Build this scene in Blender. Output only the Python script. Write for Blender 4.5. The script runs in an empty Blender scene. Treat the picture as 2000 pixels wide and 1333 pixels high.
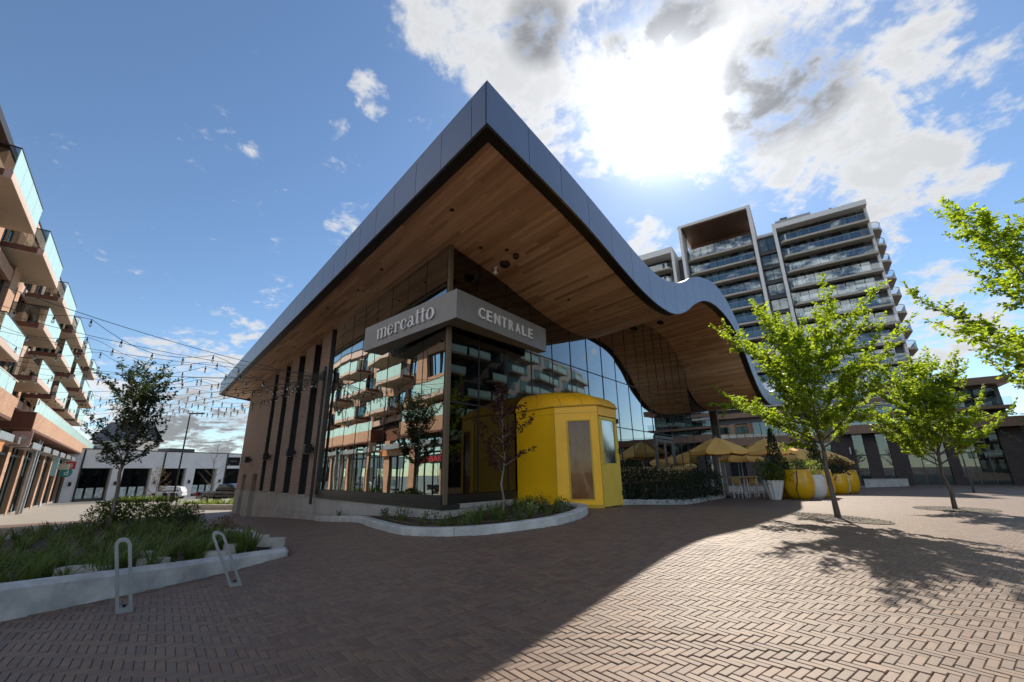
import bpy, math, random
import numpy as np
from mathutils import Vector, Matrix
rad = math.radians
random.seed(7)
sc = bpy.context.scene
col = sc.collection

# ------------------------------------------------------------------ camera
cam_d = bpy.data.cameras.new('camera'); cam = bpy.data.objects.new('camera', cam_d); col.objects.link(cam)
cam_d.sensor_width = 36.0; cam_d.lens = 840 / 2000 * 36.0; cam_d.clip_start = 0.05; cam_d.clip_end = 3000
EYE = Vector((0, 0, 1.4))
cR = Vector((0.99986, 0.00488, -0.01585)); cU = Vector((0.01658, -0.29409, 0.95564)); cF = Vector((0, 0.95577, 0.29413))
cam.matrix_world = Matrix(((cR.x, cU.x, -cF.x, EYE.x), (cR.y, cU.y, -cF.y, EYE.y), (cR.z, cU.z, -cF.z, EYE.z), (0, 0, 0, 1)))
sc.camera = cam

# ------------------------------------------------------------------ light
SUN_AZ, SUN_EL = 24.3, 42.8
sd = Vector((math.sin(rad(SUN_AZ)) * math.cos(rad(SUN_EL)), math.cos(rad(SUN_AZ)) * math.cos(rad(SUN_EL)), math.sin(rad(SUN_EL))))
sl = bpy.data.lights.new('sun', 'SUN'); sl.energy = 2.4; sl.angle = rad(0.55); sl.color = (1.0, 0.90, 0.76)
so = bpy.data.objects.new('sun', sl); col.objects.link(so); so.location = sd * 60
so.rotation_euler = sd.to_track_quat('Z', 'Y').to_euler()
sc.view_settings.view_transform = 'Standard'; sc.view_settings.look = 'None'
sc.view_settings.exposure = 1.36; sc.view_settings.gamma = 1.0; sc.view_settings.use_curve_mapping = False
sc.cycles.max_bounces = 9; sc.cycles.glossy_bounces = 5; sc.cycles.transparent_max_bounces = 16
sc.cycles.sample_clamp_indirect = 8.0; sc.cycles.caustics_reflective = False; sc.cycles.caustics_refractive = False

class NT:
    """tiny node-tree helper"""
    def __init__(s, tree): s.t = tree; s.n = tree.nodes; s.l = tree.links
    def new(s, kind, **kw):
        n = s.n.new(kind)
        for k, v in kw.items(): setattr(n, k, v)
        return n
    def put(s, sock, v):
        if v is None: return
        if hasattr(v, 'is_linked') or isinstance(v, bpy.types.NodeSocket): s.l.new(v, sock)
        else:
            try: sock.default_value = v
            except Exception:
                sock.default_value = (*v, 1.0) if len(v) == 3 else v
    def m(s, op, a, b=None, c=None, clamp=False):
        n = s.new('ShaderNodeMath', operation=op); n.use_clamp = clamp
        for i, v in enumerate((a, b, c)): s.put(n.inputs[i], v)
        return n.outputs[0]
    def vm(s, op, a, b=None, scale=None):
        n = s.new('ShaderNodeVectorMath', operation=op); s.put(n.inputs[0], a); s.put(n.inputs[1], b)
        if scale is not None: s.put(n.inputs['Scale'], scale)
        return n.outputs['Value'] if op in ('DOT_PRODUCT', 'LENGTH', 'DISTANCE') else n.outputs[0]
    def rng(s, v, a, b, c=0.0, d=1.0, smooth=True):
        n = s.new('ShaderNodeMapRange'); n.interpolation_type = 'SMOOTHSTEP' if smooth else 'LINEAR'
        for i, x in enumerate((v, a, b, c, d)): s.put(n.inputs[i], x)
        return n.outputs[0]
    def mix(s, f, a, b, mode='MIX'):
        n = s.new('ShaderNodeMix', data_type='RGBA', blend_type=mode)
        s.put(n.inputs[0], f); s.put(n.inputs[6], a if isinstance(a, bpy.types.NodeSocket) else (*a, 1.0)); s.put(n.inputs[7], b if isinstance(b, bpy.types.NodeSocket) else (*b, 1.0))
        return n.outputs[2]
    def noise(s, vec, scale, detail=4, rough=0.55, dist=0.0, dim='3D'):
        n = s.new('ShaderNodeTexNoise', noise_dimensions=dim)
        if vec is not None: s.put(n.inputs['Vector'], vec)
        n.inputs['Scale'].default_value = scale; n.inputs['Detail'].default_value = detail
        n.inputs['Roughness'].default_value = rough; n.inputs['Distortion'].default_value = dist
        return n.outputs['Fac']
    def xyz(s, x, y, z):
        n = s.new('ShaderNodeCombineXYZ')
        for i, v in enumerate((x, y, z)): s.put(n.inputs[i], v)
        return n.outputs[0]
    def sep(s, v):
        n = s.new('ShaderNodeSeparateXYZ'); s.put(n.inputs[0], v); return n.outputs

# ------------------------------------------------------------------ sky with broken cloud round the sun
world = bpy.data.worlds.new('World'); sc.world = world; world.use_nodes = True
w = NT(world.node_tree); w.n.clear()
sky = w.new('ShaderNodeTexSky', sky_type='NISHITA'); sky.sun_disc = False
sky.sun_elevation = rad(SUN_EL); sky.sun_rotation = rad(SUN_AZ); sky.altitude = 100; sky.air_density = 1.0; sky.dust_density = 0.1; sky.ozone_density = 1.6
tc = w.new('ShaderNodeTexCoord'); dirv = w.vm('NORMALIZE', tc.outputs['Generated'])
dx, dy, dz = w.sep(dirv)
dzp = w.m('ADD', w.m('MAXIMUM', dz, 0.0), 0.22)
pp = w.xyz(w.m('DIVIDE', dx, dzp), w.m('DIVIDE', dy, dzp), 0.37)
n1 = w.noise(pp, 4.6, 5, 0.60, 0.5); n2 = w.noise(pp, 12.0, 4, 0.62, 0.3); n3 = w.noise(pp, 0.55, 3, 0.5)
BLOBS = [(-0.104, 0.586, 0.804, 5), (0.01, 0.603, 0.798, 8), (0.128, 0.637, 0.76, 9), (0.241, 0.675, 0.698, 8), (0.293, 0.604, 0.742, 10), (0.414, 0.576, 0.705, 11), (0.521, 0.552, 0.651, 10), (0.593, 0.527, 0.609, 6), (0.512, 0.628, 0.585, 8), (0.584, 0.621, 0.522, 6), (0.113, 0.716, 0.689, 5), (0.386, 0.691, 0.611, 5), (0.651, 0.607, 0.457, 4.5), (0.688, 0.567, 0.454, 3.5), (0.577, 0.667, 0.472, 4), (0.297, 0.827, 0.477, 3.6), (0.343, 0.822, 0.455, 3), (-0.335, 0.702, 0.629, 3.0), (-0.297, 0.776, 0.556, 2.2), (-0.472, 0.806, 0.356, 3.0), (-0.27, 0.655, 0.706, 2.2), (0.702, 0.66, 0.267, 4.5), (0.69, 0.689, 0.224, 4.5), (0.704, 0.454, 0.547, 2.6), (0.725, 0.496, 0.478, 3.0), (-0.561, 0.788, 0.254, 4), (-0.612, 0.753, 0.241, 3.5), (-0.526, 0.811, 0.255, 3.5), (-0.591, 0.797, 0.123, 7), (-0.623, 0.779, 0.075, 9), (-0.561, 0.807, 0.183, 4.5), (0.68, 0.647, 0.346, 3.4), (-0.335, 0.80, 0.50, 2.0),
         (0.86, -0.10, 0.42, 7), (0.80, 0.24, 0.30, 4), (0.93, 0.16, 0.33, 4), (0.90, 0.05, 0.25, 6), (0.55, -0.65, 0.45, 11), (-0.35, -0.75, 0.5, 12), (-0.75, -0.45, 0.45, 10), (0.15, -0.80, 0.55, 11), (0.0, -0.35, 0.93, 12), (0.45, -0.35, 0.8, 11), (-0.5, -0.3, 0.8, 10), (-0.1, -0.93, 0.3, 9), (0.75, -0.6, 0.25, 9)]  # cloud out of view; the large rear masses were added for fill light
for k_ in range(11):   # unseen ring of bright cloud behind the camera, added to fill the shade
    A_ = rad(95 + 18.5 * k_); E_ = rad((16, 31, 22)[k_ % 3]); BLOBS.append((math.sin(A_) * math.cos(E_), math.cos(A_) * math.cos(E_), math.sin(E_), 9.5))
acc = None
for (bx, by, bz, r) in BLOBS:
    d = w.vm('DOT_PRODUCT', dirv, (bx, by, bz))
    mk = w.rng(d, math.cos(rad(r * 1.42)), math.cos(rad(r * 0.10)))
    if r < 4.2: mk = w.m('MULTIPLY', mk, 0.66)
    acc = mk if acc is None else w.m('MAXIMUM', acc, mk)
n4 = w.noise(pp, 34.0, 3, 0.62, 0.1)
fb = w.m('ADD', w.m('ADD', w.m('MULTIPLY', w.m('SUBTRACT', n1, 0.5), 3.4), w.m('MULTIPLY', w.m('SUBTRACT', n2, 0.5), 1.9)), w.m('MULTIPLY', w.m('SUBTRACT', n4, 0.5), 0.9))
body = w.m('ADD', w.m('ADD', acc, fb), w.m('MULTIPLY', w.m('SUBTRACT', n3, 0.5), 0.35))
dens = w.rng(body, 0.46, 1.22)
thick = w.rng(body, 0.8, 1.7)
sund = w.m('MAXIMUM', w.vm('DOT_PRODUCT', dirv, tuple(sd)), 0.0)
halo = w.m('POWER', sund, 26.0); aure = w.m('POWER', sund, 260.0)
DARK = [(0.28, 0.588, 0.759, 5.5), (0.458, 0.609, 0.648, 5.0), (0.504, 0.584, 0.636, 4.5), (0.058, 0.602, 0.796, 3.5), (-0.597, 0.801, 0.049, 6)]
dk = None
for (bx, by, bz, r) in DARK:
    d = w.vm('DOT_PRODUCT', dirv, (bx, by, bz)); mk = w.rng(d, math.cos(rad(r * 1.35)), math.cos(rad(r * 0.3)))
    dk = mk if dk is None else w.m('MAXIMUM', dk, mk)
shade = w.m('MULTIPLY', w.m('MINIMUM', w.m('ADD', w.m('MULTIPLY', dk, 0.95), w.m('MULTIPLY', thick, 0.22)), 1.0), w.rng(w.m('ADD', n1, w.m('MULTIPLY', w.m('SUBTRACT', n2, 0.5), 0.5)), 0.30, 0.60))
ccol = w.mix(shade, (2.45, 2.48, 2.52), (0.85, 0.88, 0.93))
lumi = w.m('ADD', w.m('ADD', w.rng(w.vm('DOT_PRODUCT', dirv, tuple(sd)), 0.45, -0.25, 0.86, 3.2), w.m('MULTIPLY', halo, 0.28)), w.m('MULTIPLY', aure, 6.0))  # cloud facing away from the sun is boosted to brighten the shade
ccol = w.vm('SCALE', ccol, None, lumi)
skyb = w.vm('SCALE', w.vm('MULTIPLY', sky.outputs[0], (0.86, 0.96, 1.02)), None, w.rng(dz, 0.0, 0.42, 0.40, 0.37))
blue = w.vm('ADD', skyb, w.vm('SCALE', (1.0, 0.98, 0.94), None, w.m('ADD', w.m('MULTIPLY', halo, 0.7), w.m('MULTIPLY', aure, 8.0))))
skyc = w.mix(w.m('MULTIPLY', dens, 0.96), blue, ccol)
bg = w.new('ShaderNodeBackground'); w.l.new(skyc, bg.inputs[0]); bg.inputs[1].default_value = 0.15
world.cycles.sampling_method = 'MANUAL'; world.cycles.sample_map_resolution = 512
wo = w.new('ShaderNodeOutputWorld'); w.l.new(bg.outputs[0], wo.inputs[0])

# ------------------------------------------------------------------ frames of reference
def az(a): return Vector((math.sin(rad(a)), math.cos(rad(a)), 0))
D = az(-40.1); N = az(49.9); E = az(38.8); NF = az(128.8); TT = az(124.0); TN = az(34.0)
UP = Vector((0, 0, 1))
APEX = Vector((-0.433, 6.974, 0)); CO = Vector((-1.839, 11.499, 0))
def AN(a, n, z=0): return D * a + N * n + UP * z
def ST(s, t, z=0): return APEX + E * s + D * t + UP * z
def TW(x, y, z=0): return TT * x + TN * y + UP * z
def sm(t): t = min(max(t, 0.0), 1.0); return t * t * (3 - 2 * t)
def gz(x, y):
    a = D.x * x + D.y * y; n = N.x * x + N.y * y; z = 0.0
    if a > 0: z -= .0009 * a * a if a < 35 else .0009 * 35 * 35 + .004 * (min(a, 300) - 35)
    mm = TN.x * x + TN.y * y
    z -= .0186 * min(max(0.0, mm - 25), 70) * sm((n - 3) / 12)
    return z + .52 * sm((n - 1) / 8) * (1 - .75 * sm((n - 10) / 9)) * (1 - .9 * sm((a - 11) / 10)) * sm((a + 1) / 8)
def G(x, y, dz=0): return Vector((x, y, gz(x, y) + dz))

# ------------------------------------------------------------------ mesh builder
class MB:
    def __init__(s): s.v = []; s.f = []; s.mi = None
    def add(s, pts): i = len(s.v); s.v += [tuple(p) for p in pts]; return i
    def poly(s, pts): i = s.add(pts); s.f.append(tuple(range(i, i + len(pts)))); return s
    def box(s, o, X, Y, Z):
        o = Vector(o); p = [o, o + X, o + X + Y, o + Y]; i = s.add(p + [q + Z for q in p])
        s.f += [(i, i+3, i+2, i+1), (i+4, i+5, i+6, i+7), (i, i+1, i+5, i+4), (i+1, i+2, i+6, i+5), (i+2, i+3, i+7, i+6), (i+3, i, i+4, i+7)]; return s
    def cbox(s, c, X, Y, hx, hy, z0, z1):
        c = Vector((c[0], c[1], 0)); return s.box(c - X * hx - Y * hy + UP * z0, X * 2 * hx, Y * 2 * hy, UP * (z1 - z0))
    def prism(s, pts, z0, z1):
        n = len(pts); lo = [Vector((p[0], p[1], z0 if not callable(z0) else z0(p[0], p[1]))) for p in pts]
        hi = [Vector((p[0], p[1], z1 if not callable(z1) else z1(p[0], p[1]))) for p in pts]
        i = s.add(lo + hi); s.f.append(tuple(range(i + n - 1, i - 1, -1))); s.f.append(tuple(range(i + n, i + 2 * n)))
        for k in range(n): q = (k + 1) % n; s.f.append((i + k, i + q, i + n + q, i + n + k))
        return s
    def tube(s, pts, r, k=6, cap=True):
        pts = [Vector(p) for p in pts]; n = len(pts)
        rr = r if isinstance(r, (list, tuple)) else [r] * n
        base = len(s.v); ref = None
        for j, p in enumerate(pts):
            t = (pts[min(j + 1, n - 1)] - pts[max(j - 1, 0)])
            if t.length < 1e-9: t = Vector((0, 0, 1))
            t.normalize()
            if ref is None: ref = t.orthogonal().normalized()
            ref = (ref - t * ref.dot(t))
            ref = ref.normalized() if ref.length > 1e-6 else t.orthogonal().normalized()
            b = t.cross(ref)
            for q in range(k):
                a = 2 * math.pi * q / k; s.v.append(tuple(p + (ref * math.cos(a) + b * math.sin(a)) * rr[j]))
        for j in range(n - 1):
            for q in range(k):
                q2 = (q + 1) % k; s.f.append((base + j*k + q, base + j*k + q2, base + (j+1)*k + q2, base + (j+1)*k + q))
        if cap:
            s.f.append(tuple(base + q for q in range(k - 1, -1, -1))); s.f.append(tuple(base + (n-1)*k + q for q in range(k)))
        return s
    def lathe(s, c, prof, k=20, flute=0.0, nf=0):
        c = Vector(c); base = len(s.v)
        for (r, z) in prof:
            for q in range(k):
                a = 2 * math.pi * q / k; rr = r * (1 + (flute * math.cos(nf * a) if nf else 0))
                s.v.append((c.x + rr * math.cos(a), c.y + rr * math.sin(a), c.z + z))
        for j in range(len(prof) - 1):
            for q in range(k):
                q2 = (q + 1) % k; s.f.append((base + j*k + q, base + j*k + q2, base + (j+1)*k + q2, base + (j+1)*k + q))
        s.f.append(tuple(base + q for q in range(k - 1, -1, -1))); m = (len(prof) - 1) * k; s.f.append(tuple(base + m + q for q in range(k)))
        return s
    def grid(s, rows):
        n = len(rows[0]); i = len(s.v)
        for r in rows: s.v += [tuple(p) for p in r]
        for j in range(len(rows) - 1):
            for k in range(n - 1): s.f.append((i + j*n + k, i + j*n + k + 1, i + (j+1)*n + k + 1, i + (j+1)*n + k))
        return s
    def mesh(s, name, off=(0, 0, 0), smooth=False):
        me = bpy.data.meshes.new(name); o = Vector(off)
        me.from_pydata([(p[0] - o.x, p[1] - o.y, p[2] - o.z) for p in s.v], [], s.f); me.update()
        if smooth: me.shade_smooth()
        return me

ORG = {}
def tag(o, label=None, cat=None, group=None, kind=None):
    if label: o['label'] = label
    if cat: o['category'] = cat
    if group: o['group'] = group
    if kind: o['kind'] = kind
    return o
def thing(name, label, cat, loc=(0, 0, 0), group=None, kind=None):
    o = bpy.data.objects.new(name, None); col.objects.link(o); o.location = Vector(loc); o.empty_display_size = 0.2
    ORG[o.name] = Vector(loc); return tag(o, label, cat, group, kind)
def obj(name, mb, mat, parent=None, smooth=False, org=None, label=None, cat=None, group=None, kind=None):
    """mb in world coordinates; a child is stored relative to its parent's origin"""
    po = ORG[parent.name] if parent is not None else Vector((0, 0, 0))
    oo = Vector(org) if org is not None else po
    me = mb.mesh(name, oo, smooth); me.materials.append(mat)
    o = bpy.data.objects.new(name, me); col.objects.link(o); o.location = oo - po
    if parent is not None: o.parent = parent
    ORG[o.name] = oo
    return tag(o, label, cat, group, kind)
def inst(name, me, parent, loc, rot=0.0, scale=None, **kw):
    """one more piece that shares mesh data"""
    po = ORG[parent.name] if parent is not None else Vector((0, 0, 0))
    o = bpy.data.objects.new(name, me); col.objects.link(o); o.location = Vector(loc) - po
    o.rotation_euler = rot if isinstance(rot, tuple) else (0, 0, rot)
    if scale: o.scale = scale
    if parent is not None: o.parent = parent
    ORG[o.name] = Vector(loc); return tag(o, **kw)
def copy_tree(o, parent=None):
    c = o.copy(); col.objects.link(c); c.parent = parent
    for ch in list(o.children): copy_tree(ch, c)
    return c

# ------------------------------------------------------------------ materials
MATS = {}
def mat(name, c, rough=0.6, metal=0.0, var=0.12, vscale=3.0, bump=0.0, bscale=20.0, spec=0.5, c2=None, coord='Object', coat=0.0, stretch=None):
    if name in MATS: return MATS[name]
    m = bpy.data.materials.new(name); m.use_nodes = True; t = NT(m.node_tree); b = t.n['Principled BSDF']
    if coord == 'World': v = t.new('ShaderNodeNewGeometry').outputs['Position']
    else: v = t.new('ShaderNodeTexCoord').outputs['Object']
    if stretch: v = t.vm('MULTIPLY', v, stretch)
    n = t.noise(v, vscale, 5, 0.6)
    lo = tuple(max(0, x * (1 - var)) for x in c); hi = tuple(min(1, x * (1 + var)) for x in c) if c2 is None else c2
    if c2 is not None: lo = c
    t.l.new(t.mix(t.rng(n, 0.3, 0.7), lo, hi), b.inputs['Base Color'])
    b.inputs['Roughness'].default_value = rough; b.inputs['Metallic'].default_value = metal; b.inputs['Specular IOR Level'].default_value = spec
    b.inputs['Coat Weight'].default_value = coat
    if bump:
        bn = t.new('ShaderNodeBump'); bn.inputs['Strength'].default_value = bump; bn.inputs['Distance'].default_value = 0.02
        t.l.new(t.noise(v, bscale, 4, 0.6), bn.inputs['Height']); t.l.new(bn.outputs[0], b.inputs['Normal'])
    MATS[name] = m; return m
def brickmat(name, u, c1, c2, mortar, bw=0.21, bh=0.072, ms=0.012):
    m = bpy.data.materials.new(name); m.use_nodes = True; t = NT(m.node_tree); b = t.n['Principled BSDF']
    p = t.new('ShaderNodeNewGeometry').outputs['Position']
    uv = t.xyz(t.vm('DOT_PRODUCT', p, tuple(u)), t.sep(p)[2], 0.0)
    br = t.new('ShaderNodeTexBrick'); t.l.new(uv, br.inputs['Vector']); br.inputs['Scale'].default_value = 1.0
    br.inputs['Brick Width'].default_value = bw; br.inputs['Row Height'].default_value = bh; br.inputs['Mortar Size'].default_value = ms; br.inputs['Mortar Smooth'].default_value = 0.2
    br.inputs['Bias'].default_value = -0.1
    br.inputs['Color1'].default_value = (*c1, 1); br.inputs['Color2'].default_value = (*c2, 1); br.inputs['Mortar'].default_value = (*mortar, 1)
    n = t.noise(p, 0.7, 5, 0.6); colr = t.mix(t.rng(n, 0.25, 0.75, 0.0, 0.35), br.outputs['Color'], tuple(x * 0.7 for x in c1))
    t.l.new(colr, b.inputs['Base Color']); b.inputs['Roughness'].default_value = 0.85
    bn = t.new('ShaderNodeBump'); bn.inputs['Strength'].default_value = 0.6; bn.inputs['Distance'].default_value = 0.01
    t.l.new(t.m('SUBTRACT', 1.0, br.outputs['Fac']), bn.inputs['Height']); t.l.new(bn.outputs[0], b.inputs['Normal'])
    return m
def glassmat(name, refl=0.34, tint=(0.30, 0.33, 0.31), gcol=(0.92, 0.95, 0.97), wob=0.0, rough=0.0, ior=1.5, curve_=None):
    m = bpy.data.materials.new(name); m.use_nodes = True; t = NT(m.node_tree); t.n.clear()
    out = t.new('ShaderNodeOutputMaterial'); g = t.new('ShaderNodeBsdfGlossy'); g.inputs['Roughness'].default_value = rough; g.inputs['Color'].default_value = (*gcol, 1)
    tr = t.new('ShaderNodeBsdfTransparent'); tr.inputs[0].default_value = (*tint, 1)
    if wob:
        p = t.new('ShaderNodeNewGeometry').outputs['Position']; bn = t.new('ShaderNodeBump'); bn.inputs['Strength'].default_value = 1.0; bn.inputs['Distance'].default_value = wob
        t.l.new(t.noise(p, 0.55, 1, 0.4), bn.inputs['Height']); t.l.new(bn.outputs[0], g.inputs['Normal'])
    if curve_:
        lw = t.new('ShaderNodeLayerWeight'); lw.inputs[0].default_value = 0.5
        fac = t.m('ADD', refl, t.m('MULTIPLY', t.m('POWER', lw.outputs['Facing'], curve_[1]), curve_[0]), clamp=True)
    else:
        fr = t.new('ShaderNodeFresnel'); fr.inputs[0].default_value = ior
        fac = t.m('ADD', refl, t.m('MULTIPLY', fr.outputs[0], 1 - refl), clamp=True)
    mx = t.new('ShaderNodeMixShader'); t.l.new(fac, mx.inputs[0]); t.l.new(tr.outputs[0], mx.inputs[1]); t.l.new(g.outputs[0], mx.inputs[2]); t.l.new(mx.outputs[0], out.inputs[0])
    return m
def leafmat(name, c, trans, tw=0.5, var=0.35, rough=0.45):
    m = bpy.data.materials.new(name); m.use_nodes = True; t = NT(m.node_tree); t.n.clear()
    out = t.new('ShaderNodeOutputMaterial'); p = t.new('ShaderNodeNewGeometry').outputs['Position']
    n = t.rng(t.noise(p, 9.0, 3, 0.7), 0.3, 0.7)
    c1 = t.mix(n, tuple(x * (1 - var) for x in c), tuple(min(1, x * (1 + var)) for x in c)); c2 = t.mix(n, tuple(x * (1 - var) for x in trans), tuple(min(1, x * (1 + var)) for x in trans))
    pb = t.new('ShaderNodeBsdfPrincipled'); t.l.new(c1, pb.inputs['Base Color']); pb.inputs['Roughness'].default_value = rough; pb.inputs['Specular IOR Level'].default_value = 0.35
    tl = t.new('ShaderNodeBsdfTranslucent'); t.l.new(c2, tl.inputs[0])
    mx = t.new('ShaderNodeMixShader'); mx.inputs[0].default_value = tw; t.l.new(pb.outputs[0], mx.inputs[1]); t.l.new(tl.outputs[0], mx.inputs[2]); t.l.new(mx.outputs[0], out.inputs[0])
    return m

M_conc = mat('concrete', (0.42, 0.42, 0.41), 0.85, var=0.18, vscale=2.2, bump=0.25, bscale=30, coord='World')
M_conc_old = mat('concrete_weathered', (0.31, 0.31, 0.31), 0.9, vscale=1.7, bump=0.4, bscale=18, coord='World', c2=(0.62, 0.61, 0.60))
M_conc_dk = mat('concrete_grey', (0.26, 0.25, 0.24), 0.85, var=0.15, bump=0.2, coord='World')
M_bronze = mat('bronze_metal', (0.035, 0.030, 0.026), 0.45, 0.4, var=0.2)
M_black = mat('black_metal', (0.012, 0.012, 0.013), 0.5, 0.2)
M_dark = mat('dark_interior', (0.02, 0.018, 0.016), 0.9)
M_steel = mat('painted_steel', (0.24, 0.26, 0.28), 0.38, 0.55, var=0.08)
M_white = mat('white_paint', (0.74, 0.74, 0.73), 0.55, var=0.05, coord='World', vscale=0.6)
M_soil = mat('soil', (0.035, 0.024, 0.016), 0.95, var=0.5, vscale=14, bump=0.9, bscale=40, coord='World')
M_gravel = mat('gravel', (0.10, 0.085, 0.07), 0.95, vscale=55, bump=1.0, bscale=60, coord='World', c2=(0.26, 0.22, 0.18))
M_stone = mat('limestone', (0.36, 0.34, 0.30), 0.9, var=0.2, vscale=4, bump=0.5, bscale=15)
M_bark = mat('bark', (0.10, 0.085, 0.075), 0.9, var=0.35, vscale=12, bump=0.7, bscale=25, stretch=(1, 1, 0.25))
M_bark_pale = mat('bark_pale', (0.20, 0.17, 0.15), 0.9, var=0.3, vscale=12, bump=0.6, bscale=25, stretch=(1, 1, 0.25))
M_yel = mat('yellow_vinyl', (0.86, 0.45, 0.004), 0.42, var=0.06, vscale=1.5, bump=0.10, bscale=3.0)
M_yel_d = mat('yellow_vinyl_canopy', (0.78, 0.38, 0.006), 0.55, var=0.10, vscale=2.0, bump=0.2, bscale=4.0)
# ------------------------------------------------------------------ ground
HX, HY = az(52.0), az(142.0); BW = 0.0675; BL = 3 * BW
BRICK_COLS = [(0.128, 0.070, 0.047), (0.158, 0.088, 0.058), (0.184, 0.110, 0.070), (0.160, 0.104, 0.074), (0.200, 0.121, 0.076), (0.138, 0.089, 0.064)]
def brick_ramp(t, fac):
    r = t.new('ShaderNodeValToRGB'); e = r.color_ramp.elements; r.color_ramp.interpolation = 'CONSTANT'
    while len(e) < len(BRICK_COLS): e.new(0.5)
    for k, c in enumerate(BRICK_COLS): e[k].position = k / len(BRICK_COLS); e[k].color = (*c, 1)
    t.l.new(fac, r.inputs[0]); return r.outputs[0]
def wear(t, p, c):
    """stains, gum spots and dust with shapes of their own"""
    s1 = t.rng(t.noise(p, 1.1, 6, 0.68, 0.4), 0.52, 0.74, 0.0, 0.45); c = t.mix(s1, c, (0.075, 0.054, 0.043))
    s2 = t.rng(t.noise(p, 2.3, 5, 0.7, 0.2), 0.58, 0.78, 0.0, 0.35); c = t.mix(s2, c, (0.235, 0.18, 0.135))
    vo = t.new('ShaderNodeTexVoronoi'); t.put(vo.inputs['Vector'], p); vo.inputs['Scale'].default_value = 1.6
    gum = t.m('MULTIPLY', t.m('LESS_THAN', vo.outputs['Distance'], 0.035), 0.6); return t.mix(gum, c, (0.055, 0.048, 0.044))
def ground_material():
    m = bpy.data.materials.new('plaza_paving'); m.use_nodes = True; t = NT(m.node_tree); b = t.n['Principled BSDF']
    p = t.new('ShaderNodeNewGeometry').outputs['Position']
    u = t.m('DIVIDE', t.vm('DOT_PRODUCT', p, tuple(HX)), BW); v = t.m('DIVIDE', t.vm('DOT_PRODUCT', p, tuple(HY)), BW)
    i = t.m('FLOOR', u); j = t.m('FLOOR', v); fu = t.m('SUBTRACT', u, i); fv = t.m('SUBTRACT', v, j)
    k = t.m('FLOORED_MODULO', t.m('SUBTRACT', i, j), 6.0); isH = t.m('LESS_THAN', k, 2.5)
    k2 = t.m('SUBTRACT', t.m('FLOORED_MODULO', t.m('SUBTRACT', j, i), 6.0), 1.0)
    alH = t.m('ADD', k, fu); alV = t.m('ADD', k2, fv)
    def sel(a, c): n = t.new('ShaderNodeMix', data_type='FLOAT'); t.put(n.inputs[0], isH); t.put(n.inputs[2], c); t.put(n.inputs[3], a); return n.outputs[0]
    al = sel(alH, alV); ac = sel(fv, fu)
    idx = sel(t.m('SUBTRACT', i, k), i); idy = sel(j, t.m('SUBTRACT', j, k2))
    wn = t.new('ShaderNodeTexWhiteNoise', noise_dimensions='3D'); t.l.new(t.xyz(idx, idy, isH), wn.inputs[0])
    edge = t.m('MINIMUM', t.m('MINIMUM', al, t.m('SUBTRACT', 3.0, al)), t.m('MINIMUM', ac, t.m('SUBTRACT', 1.0, ac)))
    joint = t.rng(edge, 0.02, 0.07)
    bc = brick_ramp(t, wn.outputs[0]); big = t.noise(p, 0.35, 4, 0.6); bc = t.mix(t.rng(big, 0.3, 0.7, 0.0, 0.3), bc, (0.16, 0.105, 0.076))
    herr = t.mix(joint, (0.055, 0.040, 0.030), bc)
    # pale concrete pavers of the street beyond, asphalt further on
    av = t.vm('DOT_PRODUCT', p, tuple(D)); nv = t.vm('DOT_PRODUCT', p, tuple(N))
    br = t.new('ShaderNodeTexBrick'); t.l.new(t.xyz(nv, av, 0.0), br.inputs['Vector']); br.inputs['Scale'].default_value = 1.0
    br.inputs['Brick Width'].default_value = 0.6; br.inputs['Row Height'].default_value = 0.3; br.inputs['Mortar Size'].default_value = 0.012
    br.inputs['Color1'].default_value = (0.36, 0.32, 0.27, 1); br.inputs['Color2'].default_value = (0.30, 0.27, 0.23, 1); br.inputs['Mortar'].default_value = (0.14, 0.12, 0.10, 1)
    herr = wear(t, p, herr)
    pale = t.m('GREATER_THAN', av, 41.7)
    c = t.mix(pale, herr, br.outputs['Color'])
    c = t.mix(t.m('GREATER_THAN', av, 74.0), c, t.mix(t.noise(p, 30, 3), (0.10, 0.10, 0.10), (0.16, 0.155, 0.15)))
    t.l.new(c, b.inputs['Base Color']); b.inputs['Roughness'].default_value = 0.62; b.inputs['Specular IOR Level'].default_value = 0.5
    bn = t.new('ShaderNodeBump'); bn.inputs['Strength'].default_value = 0.7; bn.inputs['Distance'].default_value = 0.006
    t.l.new(t.m('MULTIPLY', t.m('ADD', joint, t.m('MULTIPLY', wn.outputs[0], 0.3)), t.m('SUBTRACT', 1.0, pale)), bn.inputs['Height']); t.l.new(bn.outputs[0], b.inputs['Normal'])
    return m
M_ground = ground_material()
def axis(lo, hi, a, b, st):
    x = [a]
    while x[-1] < b: x.append(x[-1] + st)
    g = st
    while x[-1] < hi: g *= 1.35; x.append(x[-1] + g)
    g = st
    while x[0] > lo: g *= 1.35; x.insert(0, x[0] - g)
    return x
mb = MB(); mb.grid([[G(x, y) for x in axis(-1500, 1500, -48, 50, 0.7)] for y in axis(-900, 2000, -14, 70, 0.7)])
mb.f = [tuple(reversed(f)) if False else f for f in mb.f]
ground = obj('plaza_pavement', mb, M_ground, None, True, kind='structure')

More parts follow.
